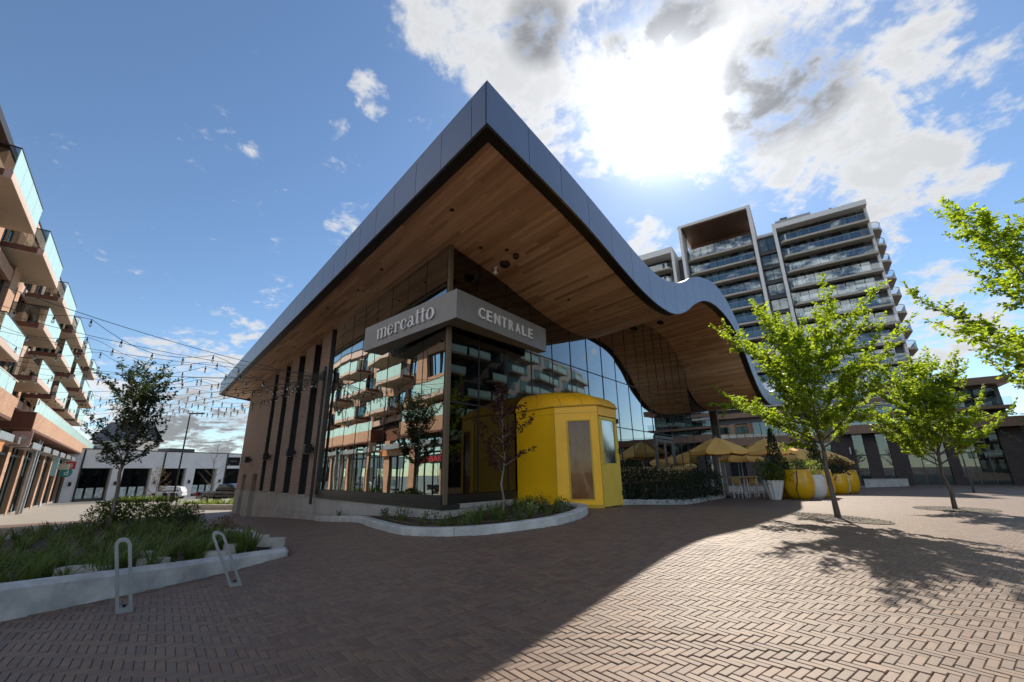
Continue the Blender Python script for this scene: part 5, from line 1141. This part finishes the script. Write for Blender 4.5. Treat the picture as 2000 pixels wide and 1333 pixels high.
# ------------------------------------------------------------------ brick apartment block on the left
M_obrick = brickmat('orange_brick', D, (0.50, 0.27, 0.165), (0.60, 0.355, 0.235), (0.45, 0.35, 0.27), .24, .08, .012)
M_pinkpan = mat('blush_panel', (0.56, 0.43, 0.37), 0.7, var=0.08)
M_terra = mat('slab_end_brown', (0.15, 0.062, 0.035), 0.7)
M_under = mat('balcony_soffit', (0.56, 0.50, 0.40), 0.85, var=0.05)
M_lglass = glassmat('apartment_glass', 0.30, (0.30, 0.38, 0.38), (0.85, 0.97, 0.95))
M_gglass = glassmat('grey_rail_glass', 0.16, (0.55, 0.60, 0.60), (0.85, 0.9, 0.9))
M_awn = mat('awning_metal', (0.36, 0.36, 0.37), 0.4, 0.6)
lb = thing('brick_apartment_block', 'orange brick apartment block with staggered teal glass balconies over shopfronts', 'building', AN(70, -8, -1.2))
abx = lambda m_, a0, a1, n0, n1, z0, z1: m_.box(AN(a0, n0, z0), D * (a1 - a0), N * (n1 - n0), UP * (z1 - z0))
def lpart(name, m, *boxes, parent=lb):
    m_ = MB()
    for b in boxes: abx(m_, *b)
    return obj(name, m_, m, parent, org=AN(boxes[0][0], boxes[0][2], boxes[0][4]))
A0, A1 = 14.0, 112.0; AU = 84.0
lpart('back_wall', M_dark, (A0, AU, -16, -8.35, -2, 16.8), (AU + .01, A1, -16, -8.36, -2, 6.0))
# piers and spandrels make the facade, windows sit between them
win_w, pier_w = 2.15, .85
a = 37.0
floors = [(7.0, 10.7), (10.7, 13.55), (13.55, 16.9)]
wm = MB(); wm.box(Vector((0, 0, 0)), D * win_w, N * .03, UP * 2.35); wpane = wm.mesh('pane'); wpane.materials.append(M_lglass)
fm = MB()
for (x0, x1, z0, z1) in ((0, .07, 0, 2.35), (win_w - .07, win_w, 0, 2.35), (.07, win_w - .07, 0, .07), (.07, win_w - .07, 2.28, 2.35), (win_w * .55, win_w * .55 + .06, .07, 2.28)): fm.box(D * x0 + N * .031 + UP * z0, D * (x1 - x0), N * .07, UP * (z1 - z0))
wfr = fm.mesh('window'); wfr.materials.append(M_bronze)
def lwindow(a_, n_, z_): f = inst('window', wfr, lb, AN(a_, n_, z_)); inst('pane', wpane, f, AN(a_, n_, z_))
while a < AU - 3.1:
    lpart('brick_pier', M_obrick if int(a / 3) % 3 else M_pinkpan, (a, a + pier_w, -8.34, -8.0, 7.0, 16.9))
    for (z0, z1) in floors: lwindow(a + pier_w, -8.2, z0 + .45)
    a += win_w + pier_w
for (z0, z1) in floors: lpart('spandrel', M_pinkpan, (37.0, AU, -8.33, -8.03, z0 - .15, z0 + .44)); lpart('spandrel', M_obrick, (37.0, AU, -8.33, -8.04, z0 + 2.81, z1 - .16))
lpart('parapet', M_pinkpan, (37.0, AU, -8.6, -7.7, 16.5, 17.3)); lpart('coping', M_black, (37, AU, -8.62, -7.66, 17.303, 17.42))
# nearer bay without balconies
for k in range(5): lpart('brick_pier', M_obrick, (14 + k * 5.5, 15.5 + k * 5.5, -8.3, -7.55, 7.0, 16.9))
for z0 in (7.0, 9.9, 12.8, 15.7): lpart('spandrel', M_obrick, (15.5, 36.2, -8.2, -7.6, z0 - .35, z0 + .35))
for k in range(4):
    for z0 in (7.4, 10.3, 13.2):
        for q in range(2): lwindow(15.45 + k * 5.5 + q * 2.0 - .1 * q, -7.9, z0 - .03)
lpart('bay_side', M_obrick, (36.2, 36.6, -8.3, -7.56, 7, 16.9)); lpart('coping', M_black, (14, 37, -8.5, -7.5, 16.903, 17.3))
def lbalcony(a0, a1, z, n1=-6.2):
    b = thing('balcony', None, None, AN(a0, n1, z)); b.location = ORG[b.name] - ORG[lb.name]; b.parent = lb
    lpart('soffit', M_under, (a0 + .004, a1 - .004, -7.99, n1 - .004, z, z + .02), parent=b); lpart('slab_edge', M_pinkpan, (a0 + .003, a1 - .003, n1 - .25, n1, z + .021, z + .34), parent=b)
    lpart('slab_end', M_terra, (a0, a0 + .25, -7.985, n1 - .251, z + .0215, z + .342), parent=b); lpart('slab_end', M_terra, (a1 - .25, a1, -7.985, n1 - .251, z + .0215, z + .342), parent=b)
    lpart('deck', M_conc_dk, (a0 + .251, a1 - .251, -7.98, n1 - .252, z + .022, z + .34), parent=b)
    n = max(2, round((a1 - a0) / 1.5)); w_ = (a1 - a0) / n
    for k in range(n): lpart('rail_glass', M_teal, (a0 + k * w_ + .012, a0 + (k + 1) * w_ - .012, n1 - .04, n1 - .02, z + .36, z + 1.48), parent=b)
    lpart('end_glass', M_gglass, (a0 + .02, a0 + .04, -7.95, n1 - .05, z + .36, z + 1.48), parent=b); lpart('end_glass', M_gglass, (a1 - .04, a1 - .02, -7.95, n1 - .05, z + .36, z + 1.48), parent=b)
    lpart('handrail', M_bronze, (a0, a1, n1 - .06, n1, z + 1.483, z + 1.53), (a0, a0 + .06, -7.95, n1 - .061, z + 1.483, z + 1.53), parent=b)
for a0, a1 in [(24.9, 30.6), (33.3, 39.1), (42.1, 48.2)] + [(51.2 + 9 * k, 57 + 9 * k) for k in range(3)]: lbalcony(a0, a1, 13.5)
for a0, a1 in [(39, 44.8), (47.9, 54.3)] + [(56.9 + 9.1 * k, 63 + 9.1 * k) for k in range(3)]: lbalcony(a0, a1, 10.65)
for a0, a1 in [(30.5, 35.5), (41.8, 47.6)] + [(50.8 + 9 * k, 57 + 9 * k) for k in range(3)]: lbalcony(a0, a1, 7.75)
# brick terrace band with teal balustrade
for (a0, a1) in ((45.2, A1), (14, 38.2)):
    lpart('terrace_band', M_obrick, (a0, a1, -8.2, -6.2, 4.95, 6.1)); lpart('band_soffit', M_terra, (a0 + .003, a1, -8.2, -6.21, 4.80, 4.947))
    if a0 > 40: lpart('band_end', M_terra, (a0 - .02, a0 - .003, -8.2, -6.25, 4.97, 6.09))
    k = a0 + .3
    while k < a1 - 1.6: lpart('rail_glass', M_teal, (k, k + 1.75, -6.42, -6.40, 6.14, 7.05)); k += 1.8
    lpart('handrail', M_white, (a0 + .2, a1, -6.45, -6.38, 7.055, 7.10))
lpart('terrace_band', M_terra, (38.2, 45.2, -8.3, -7.9, 4.8, 6.3))
# shopfronts
k = 0; a = 15.0
M_shopglass = glassmat('shop_glass', 0.26, (0.22, 0.30, 0.28), (0.8, 0.95, 0.92))
while a < A1 - 5:
    zg = gz(*AN(a, -7.6)[:2]) - .3
    lpart('shop_pier', M_obrick, (a, a + 1.05, -8.3, -7.5, zg, 4.8)); lpart('pier_base', M_conc, (a - .01, a + 1.06, -8.3, -7.47, zg, zg + .75)) if k % 2 == 0 else None
    for q in range(3):
        x = a + 1.05 + q * 1.5; f = lpart('shop_window', M_black, (x, x + .08, -7.75, -7.6, zg, 4.8), (x + .08, x + 1.5, -7.75, -7.6, 3.25, 3.4), (x + .08, x + 1.5, -7.75, -7.6, zg, zg + .45))
        lpart('pane', M_shopglass, (x + .085, x + 1.495, -7.69, -7.67, zg + .46, 3.24), (x + .085, x + 1.495, -7.69, -7.67, 3.41, 4.75), parent=f)
    lpart('awning', M_awn, (a + 1.35, a + 5.4, -7.55, -6.55, 3.85, 3.92), (a + 1.35, a + 5.4, -6.62, -6.55, 3.921, 4.30), (a + 1.35, a + 5.4, -7.55, -7.0, 4.301, 4.36)); a += 5.6; k += 1
lpart('shop_ceiling', M_dark, (14, A1, -12, -8.2, 4.6, 4.79)); lpart('shop_floor', M_conc_dk, (14, A1, -12, -7.55, -2.5, -1.05))
for a in (55.3, 56.6): m_ = MB(); m_.tube([AN(a, -6.98, -1.2), AN(a, -6.98, 4.8)], .13, 8); o = obj('downpipe', m_, M_awn, lb)
# shop signs
def board(name, lab, a0, a1, n0, n1, z0, z1, m, text=None, tm=None, hgt=.3, blade=False, tw_=None):
    s = thing(name, lab, 'sign', AN(a0, n0, z0)); lpart('sign_panel', m, (a0, a1, n0, n1, z0, z1), parent=s)
    if text:
        v, f = text_verts(text, 1, .01, .02)
        if blade: o_ = AN(a0 - .006, n0 + (n1 - n0) * .25, z0 + (z1 - z0) * .25); m_ = place_flat(v, f, o_, N, UP, -D, (n1 - n0) * .5, (z1 - z0) * .5)
        else: w_ = tw_ or (a1 - a0) * .8; o_ = AN(a1 - (a1 - a0 - w_) / 2, n1 + .006, z0 + (z1 - z0 - hgt) / 2); m_ = place_flat(v, f, o_, -D, UP, N, w_, hgt)
        obj('lettering', m_, tm, s)
    return s
M_signred = mat('sign_red', (0.50, 0.02, 0.03), 0.4); M_signteal = mat('sign_teal', (0.0, 0.26, 0.25), 0.4); M_signor = mat('sign_orange', (0.62, 0.27, 0.11), 0.5); M_signblue = mat('sign_blue', (0.02, 0.08, 0.30), 0.4); M_signgreen = mat('sign_lime', (0.45, 0.65, 0.05), 0.4)
board('shop_sign', 'pale square projecting shop sign under the brick terrace', 45.3, 45.4, -7.1, -6.1, 3.75, 4.75, mat('sign_blush', (0.62, 0.45, 0.38), 0.6), '*', M_white, blade=True)
board('shop_sign', 'orange shop sign board with white emblem below the recessed terrace', 39.4, 44.4, -7.3, -7.15, 3.3, 3.95, M_signor, '*', M_white, .3, tw_=.45)
board('shop_sign', 'shop sign of red letters on dark glass beside the door', 30.6, 36.0, -7.05, -6.98, 2.35, 3.05, M_black, 'BIEBAIO', M_signred, .5)
cs = thing('round_sign', 'round teal projecting sign with a white letter d', 'sign', AN(76, -6.6, 2.2)); m_ = MB(); n = 24; slab(m_, [AN(76, -6.55 + .55 * math.cos(2*math.pi*i/n), 2.35 + .55 * math.sin(2*math.pi*i/n)) for i in range(n)], D * .12); obj('disc', m_, M_signteal, cs)
v, f = text_verts('d', 1, .01, .02); m_ = place_flat(v, f, AN(75.985, -6.73, 2.05), N, UP, -D, .38, .56); obj('lettering', m_, M_white, cs)
board('shop_sign', 'red square projecting sign with a white letter E above the round teal sign', 77.5, 77.65, -6.95, -6.0, 2.75, 3.65, M_signred, 'E', M_white, blade=True)
board('shop_sign', 'narrow pale teal projecting sign beside the cream sign', 66.0, 66.12, -6.9, -6.45, 1.9, 3.7, mat('sign_paleteal', (0.35, 0.65, 0.68), 0.5))
board('shop_sign', 'small cream projecting sign next to the red square sign', 71.0, 71.12, -7.0, -6.0, 2.6, 3.25, mat('sign_cream', (0.6, 0.55, 0.42), 0.5))
board('shop_sign', 'lime green projecting sign near the end of the shops', 93, 93.15, -6.9, -6.3, 1.6, 2.6, M_signgreen); board('shop_sign', 'blue projecting sign near the end of the shops', 102, 102.15, -7.0, -6.1, 1.6, 2.8, M_signblue); board('shop_sign', 'red and white projecting sign at the end of the shops', 106, 106.15, -7.0, -6.0, 1.6, 3.2, M_signred)
board('window_banner', 'tall blue window banner on the last shopfront', 100.5, 103, -7.55, -7.5, -.6, 3.0, M_signblue)

# ------------------------------------------------------------------ buildings on the far side of the plaza (seen mirrored in the front glass)
M_ngrey = mat('neighbour_panel', (0.42, 0.41, 0.40), 0.7, var=0.08)
M_nteal = mat('neighbour_glass', (0.16, 0.30, 0.29), 0.12, var=0.3, vscale=.5)
def neighbour(label, P, Q, h, depth, m, floors_, wm_, bal=True):
    X = (Q - P); L = X.length; u = X.normalized(); n = u.cross(UP)
    if n.dot(-P) < 0: n = -n
    t_ = thing('neighbouring_block', label, 'building', Vector((P.x, P.y, -1))); m_ = MB(); m_.box(P - UP * 1.5, X, n * -depth, UP * (h + 1.5)); obj('wall', m_, m, t_)
    k = max(4, int(L / 4.2)); rr = random.Random(int(h * 10)); fh = h / floors_
    wm2 = MB(); wm2.box(Vector((0, 0, 0)), u * (L / k * .55), n * .06, UP * fh * .62); me = wm2.mesh('window'); me.materials.append(wm_)
    for i in range(k):
        for j in range(floors_): inst('window', me, t_, P + u * (L / k * (i + .2)) + UP * (j * fh + fh * .2))
    if bal:
        bm2 = MB(); bm2.box(Vector((0, 0, 0)), u * (L / k * .9), n * 1.6, UP * .25); bme = bm2.mesh('balcony'); bme.materials.append(M_slab); gm = MB(); gm.box(n * 1.55 + UP * .3, u * (L / k * .9), n * .04, UP * 1.0); gme = gm.mesh('rail_glass'); gme.materials.append(M_teal)
        for i in range(k):
            for j in range(1, floors_):
                if (i + j) % 3: q = P + u * (L / k * (i + .05)) + n * .001 + UP * (j * fh - .1); b = inst('balcony', bme, t_, q); inst('rail_glass', gme, b, q)
    return t_
neighbour('pale grey apartment block with teal windows across the plaza mirrored in the front glass', Vector((81.9, 49.4, 0)), Vector((57.0, 25.0, 0)), 24.0, 14, M_ngrey, 8, M_nteal)
neighbour('dark brown apartment block across the plaza mirrored beside the glass corner', Vector((56.5, 24.2, 0)), Vector((36, -2, 0)), 28.0, 14, mat('neighbour_brown', (0.07, 0.055, 0.045), 0.7), 9, mat('neighbour_dark_glass', (0.03, 0.04, 0.04), 0.15))

# ------------------------------------------------------------------ street beyond
wb = thing('retail_building', 'low white retail building with black window bays across the street', 'building', Vector((-54, 72, -1.3)))
WP, WQ = Vector((-60.5, 54, 0)), Vector((-46.5, 86, 0)); wu = (WQ - WP).normalized(); wn = wu.cross(UP); WL = (WQ - WP).length
m_ = MB(); m_.box(WP - UP * 2 - wn * .8, wu * WL, wn * -18, UP * 7.2); obj('shell', m_, M_dark, wb)
m_ = MB(); m_.box(WP + UP * 3.0, wu * WL, wn * -.8, UP * 2.45); obj('parapet_wall', m_, M_white, wb); m_ = MB(); m_.box(WP + UP * 5.453 + wn * .05, wu * WL, wn * -1, UP * .12); obj('coping', m_, M_black, wb)
x = 0.0; k = 0
while x < WL - 1:
    w_ = 1.3; m_ = MB(); m_.box(WP + wu * x - UP * 2, wu * w_, wn * -.8, UP * 4.997); o = obj('pillar', m_, M_white, wb); m_ = MB(); m_.box(WP + wu * (x + .5) + UP * .7, wu * .25, wn * .2, UP * .5); obj('sconce', m_, M_black, o)
    if k % 2: m_ = MB(); m_.box(WP + wu * (x + w_ + .0) - UP * 2, wu * .16, wn * .12, UP * 7.4); obj('downpipe', m_, M_black, wb)
    m_ = MB(); m_.box(WP + wu * (x + w_) - wn * .5 - UP * 1.4, wu * 3.5, wn * .03, UP * 4.3); obj('window_pane', m_, M_tglass, wb)
    for q in range(3):
        m_ = MB(); m_.box(WP + wu * (x + w_ + .25 + q * 1.1) - wn * .40 - UP * .9, wu * .8, wn * .03, UP * 1.3); obj('poster', m_, mat('poster_pale', (0.50, 0.58, 0.55), 0.6, var=.35, vscale=2.5), wb)
    x += 4.9; k += 1
m_ = MB(); m_.box(WP + wu * 18 - wn * 3 + UP * 5.1, wu * 4, wn * -3, UP * 1.1); obj('rooftop_unit', m_, M_tdark, wb)
hs = thing('gabled_house', 'distant grey gabled house roof showing behind the crab apple', 'building', Vector((-72, 72, 0))); m_ = MB(); c = Vector((-73, 76, 0)); m_.box(c - UP * 1.5, Vector((7, 0, 0)), Vector((0, 6, 0)), UP * 9.5); obj('wall', m_, M_ngrey, hs)
m_ = MB(); m_.poly([c + Vector((-.4, -.4, 8.01)), c + Vector((7.4, -.4, 8.01)), c + Vector((7.4, 3, 11.5)), c + Vector((-.4, 3, 11.5))]); m_.poly([c + Vector((7.4, 6.4, 8.01)), c + Vector((-.4, 6.4, 8.01)), c + Vector((-.4, 3, 11.5)), c + Vector((7.4, 3, 11.5))]); m_.poly([c + Vector((7.0, 0, 8)), c + Vector((7, 6, 8)), c + Vector((7, 3, 11.3))]); m_.poly([c + Vector((0, 6, 8)), c + Vector((0, 0, 8)), c + Vector((0, 3, 11.3))]); obj('roof', m_, M_tdark, hs)
# lamp
lp = thing('street_lamp', 'tall black street lamp with a single flat head beyond the planter', 'lamp', G(-45.7, 61)); b = G(-45.7, 61); m_ = MB(); m_.tube([b, b + UP * 11.4], [.12, .08], 8); obj('pole', m_, M_black, lp)
m_ = MB(); m_.box(b + Vector((-.1, -.2, 11.4)), Vector((1.9, 0.3, 0)), Vector((-.06, .4, 0)), UP * .14); obj('lamp_head', m_, M_black, lp); m_ = MB(); m_.lathe(b, [(.28, 0), (.28, .5), (.13, .55)], 10); obj('footing', m_, M_conc, lp)
# far planter wall
fp = thing('street_planter', 'low pale concrete planter wall with yellow-green grass beside the parked vehicles', 'planter', G(-26, 39)); P0, P1 = G(-30.2, 39.9), G(-21.5, 37.6); m_ = MB(); m_.box(P0 - UP * .3, Vector((P1.x - P0.x, P1.y - P0.y, 0)), Vector((.9, 4.2, 0)) * .09, UP * .72); obj('planter_wall', m_, mat('pale_concrete', (0.52, 0.48, 0.42), .85, coord='World'), fp)
m_ = MB(); pq = [P0 + Vector((.1, .45, .3)), P1 + Vector((.1, .4, .3)), P1 + Vector((.8, 3.6, .3)), P0 + Vector((.8, 3.6, .3))]; m_.poly(pq); obj('soil', m_, M_soil, fp)
r_ = random.Random(31); V = []; F = []
for k in range(160): u_, v_ = r_.random(), r_.random(); p = pq[0].lerp(pq[1], u_).lerp(pq[3].lerp(pq[2], u_), v_); tuft(V, F, p, r_.uniform(.25, .55), 10, r_, .02, .7)
leaf_mesh('grass', V, F, LM_variegated, fp)['kind'] = 'stuff'
V = []; F = []
for k in range(120): p = G(-45.5 + r_.uniform(-4, 3), 56.5 + r_.uniform(-1, 1)); tuft(V, F, p, r_.uniform(.4, .9), 10, r_, .03, .7)
vb = thing('verge_planting', 'bright green grass verge in front of the white car', 'plant', G(-45.5, 56.5), kind='stuff'); leaf_mesh('grass', V, F, LM_shrub, vb)['kind'] = 'stuff'
for k, (x, y, lab) in enumerate([(-43.2, 56.2, 'black litter bin beside the pale one'), (-41.6, 55.4, 'black litter bin on the planter side'), (-42.2, 55.9, 'pale grey litter bin between two black ones')]):
    t_ = thing('litter_bin', lab, 'bin', G(x, y), 'litter bins by the street'); m_ = MB(); m_.lathe(G(x, y), [(.26, 0), (.28, .1), (.28, 1.0), (.2, 1.08)], 12); obj('drum', m_, M_conc if k == 2 else M_black, t_); m_ = MB(); m_.lathe(G(x, y), [(.29, .9), (.29, .97)], 12); obj('rim', m_, M_black, t_)
# vehicles
M_carw = mat('car_white', (0.72, 0.73, 0.74), 0.25, var=0.02, coat=0.6); M_cark = mat('car_black', (0.008, 0.008, 0.009), 0.2, var=0.1, coat=0.7); M_tyre = mat('tyre', (0.015, 0.015, 0.015), 0.8); M_rim = mat('alloy', (0.45, 0.45, 0.46), 0.35, 0.8); M_carglass = mat('car_glass', (0.012, 0.014, 0.016), 0.06); M_tail = mat('tail_lamp', (0.35, 0.01, 0.015), 0.25); M_head = mat('head_lamp', (0.6, 0.62, 0.64), 0.15)
def wheel(par, c, u, n, r=.36):
    w_ = thing('wheel', None, None, c); w_.location = ORG[w_.name] - ORG[par.name]; w_.parent = par; m_ = MB(); m_.tube([c - n * .12, c + n * .12], r, 18); obj('tyre', m_, M_tyre, w_); m_ = MB(); m_.tube([c - n * .125, c + n * .125], r * .64, 12); obj('rim', m_, M_rim, w_)
def body_loft(prof_sections, base, u, n):
    """sections: (x, halfwidth_bottom, halfwidth_top, z0, z1) along u"""
    m_ = MB(); rows = []
    for (x, wb_, wt_, z0, z1) in prof_sections:
        zm = z0 + (z1 - z0) * .55; rows.append([base + u * x + n * s * w_ + UP * z for (s, w_, z) in ((-1, wb_ * .92, z0), (-1, wb_, z0 + (z1 - z0) * .25), (-1, wb_ * .99, zm), (-1, wt_, z1 - .04), (-1, wt_ * .9, z1), (1, wt_ * .9, z1), (1, wt_, z1 - .04), (1, wb_ * .99, zm), (1, wb_, z0 + (z1 - z0) * .25), (1, wb_ * .92, z0), (-1, wb_ * .92, z0))])
    m_.grid(rows); m_.poly(rows[0][:-1][::-1]); m_.poly(rows[-1][:-1]); return m_
def suv(loc, heading, label):
    u = az(heading); n = u.cross(UP); B = Vector(loc); t_ = thing('parked_car', label, 'car', B)
    obj('body', body_loft([(-2.15, .70, .66, .42, .98), (-2.05, .84, .80, .30, 1.04), (-1.3, .90, .85, .28, 1.03), (0, .91, .86, .28, 1.00), (.9, .91, .84, .28, .98), (1.5, .90, .80, .28, .94), (2.05, .82, .70, .30, .86), (2.2, .66, .58, .40, .78)], B, u, n), M_carw, t_, True)
    obj('roof', body_loft([(-2.02, .76, .62, .99, 1.24), (-1.75, .78, .66, .99, 1.58), (-1.2, .78, .66, .97, 1.65), (0.0, .78, .66, .95, 1.67), (.45, .78, .64, .94, 1.60), (1.18, .76, .60, .92, 1.02)], B, u, n), M_carw, t_, True)
    for s in (-1, 1):
        m_ = MB(); m_.poly([B + u * x + n * s * (.795 - .10 * (z - 1.02) / .6) + UP * z for x, z in ((1.0, 1.03), (.42, 1.50), (-1.1, 1.54), (-1.62, 1.36), (-1.66, 1.06))]); obj('side_window', m_, M_carglass, t_)
        for x in (-1.35, 1.35): wheel(t_, B + u * x + n * s * .80 + UP * .36, u, n); m_ = MB(); m_.tube([B + u * x + n * s * .86 + UP * .38, B + u * x + n * s * .912 + UP * .38], .44, 18); obj('wheel_arch', m_, M_tyre, t_)
        m_ = MB(); m_.box(B + u * 1.98 + n * s * .45 + UP * .68, u * .16, n * s * .26, UP * .12); obj('headlight', m_, M_head, t_); m_ = MB(); m_.box(B - u * 2.17 + n * s * .5 + UP * .80, u * .1, n * s * .27, UP * .16); obj('tail_light', m_, M_tail, t_)
        m_ = MB(); m_.box(B + u * .75 + n * s * .9 + UP * 1.0, u * .14, n * s * .16, UP * .12); obj('wing_mirror', m_, M_carw, t_); m_ = MB(); m_.box(B - u * 1.9 + n * s * .905 + UP * .30, u * 3.7, n * s * .012, UP * .12); obj('sill_trim', m_, M_tyre, t_)
    m_ = MB(); m_.poly([B + u * 1.12 + n * .68 + UP * 1.03, B + u * 1.12 - n * .68 + UP * 1.03, B + u * .52 - n * .6 + UP * 1.58, B + u * .52 + n * .6 + UP * 1.58]); obj('windscreen', m_, M_carglass, t_)
suv(G(-49.0, 64.2), -100, 'white parked compact SUV facing the shops across the street')
def pickup(loc, heading, label):
    u = az(heading); n = u.cross(UP); B = Vector(loc); t_ = thing('pickup_truck', label, 'truck', B)
    obj('body', body_loft([(-2.85, .88, .86, .62, 1.22), (-2.8, .97, .95, .50, 1.24), (0, .99, .96, .48, 1.24), (1.2, .99, .96, .48, 1.22), (2.2, .98, .94, .48, 1.20), (2.75, .93, .88, .52, 1.10)], B, u, n), M_cark, t_, True)
    obj('cab', body_loft([(-.75, .90, .74, 1.22, 1.50), (-.6, .92, .76, 1.21, 1.93), (.4, .92, .76, 1.21, 1.96), (.9, .92, .74, 1.21, 1.90), (1.6, .9, .7, 1.20, 1.26)], B, u, n), M_cark, t_, True)
    for s in (-1, 1):
        for x in (-1.8, 1.85): wheel(t_, B + u * x + n * s * .86 + UP * .42, u, n, .42)
        m_ = MB(); m_.box(B - u * 2.87 + n * s * .70 + UP * .80, u * .22, n * s * .275, UP * .38); obj('tail_light', m_, M_tail, t_); m_ = MB(); m_.poly([B + u * x + n * s * (.935 - .14 * (z - 1.28) / .6) + UP * z for x, z in ((1.35, 1.30), (.85, 1.80), (-.45, 1.82), (-.55, 1.30))]); obj('side_window', m_, M_carglass, t_)
    m_ = MB(); m_.box(B - u * 2.95 - n * .9 + UP * .48, u * .12, n * 1.8, UP * .2); obj('rear_bumper', m_, M_rim, t_); m_ = MB(); m_.box(B - u * 2.872 - n * .68 + UP * .66, u * .02, n * 1.36, UP * .5); obj('tailgate', m_, M_cark, t_)
pickup(G(-30.8, 48.8), 96, 'black parked pickup truck with red tail light beyond the street planter')

# ------------------------------------------------------------------ festoon lights over the street
M_bulb = glassmat('bulb_glass', 0.12, (0.85, 0.82, 0.75))
HUB = AN(20.05, 5.72, 5.72)
pl_ = thing('light_pole', 'dark post on the pavilion jamb that carries the festoon cables', 'pole', AN(20.1, 5.78, .3)); m_ = MB(); m_.tube([AN(20.1, 5.78, .3), AN(20.1, 5.78, 6.2)], .06, 8); obj('post', m_, M_black, pl_); m_ = MB(); m_.cbox(HUB, D, N, .12, .08, 5.55, 5.95); obj('junction_box', m_, M_black, pl_)
bmb = MB(); bmb.lathe((0, 0, -.23), [(.006, 0), (.026, .02), (.034, .06), (.026, .10), (.018, .13)], 8); bulb_me = bmb.mesh('bulb', smooth=True); bulb_me.materials.append(M_bulb)
smb = MB(); smb.lathe((0, 0, -.11), [(.024, 0), (.026, .05), (.012, .07), (.01, .12)], 8); sock_me = smb.mesh('socket'); sock_me.materials.append(M_black)
ENDS = [(21, 8.2, 1.0), (25.5, 8.1, .9), (30, 8.2, 1.1), (34, 7.6, .8), (39, 8.2, 1.0), (45, 7.4, .9), (52, 7.9, 1.2), (62, 7.6, 1.2), (76, 7.8, 1.4)]
for i, (a, z, sag) in enumerate(ENDS):
    Q = AN(a, -6.4 if a < 38 or a > 45 else -7.8, z); P = HUB + Vector((0, 0, (i % 3) * .12 - .1)); f_ = thing('festoon_string', 'black festoon cable of hanging clear bulbs strung from the pavilion to the brick block', 'string lights', P, 'festoon strings over the street')
    m_ = MB(); n = 16; m_.tube([P.lerp(Q, k / n) + UP * (-.35 * 4 * (k / n) * (1 - k / n)) for k in range(n + 1)], .012, 4); obj('support_wire', m_, M_black, f_)
    L = (Q - P).length; cnt = int(L / .95); pts = []; loops = 3
    for k in range(cnt * 2 + 1):
        s = k / (cnt * 2); p = P.lerp(Q, s); swag = abs(math.sin(math.pi * s * loops)); p = p + UP * (-.35 * 4 * s * (1 - s) - .62 * sag * swag - .02); pts.append(p)
    m_ = MB(); m_.tube(pts, .009, 4); obj('bulb_cable', m_, M_black, f_)
    for k in range(1, cnt * 2, 2): so_ = inst('socket', sock_me, f_, pts[k], 0, (1.25, 1.25, 1.25)); inst('bulb', bulb_me, so_, pts[k], 0)
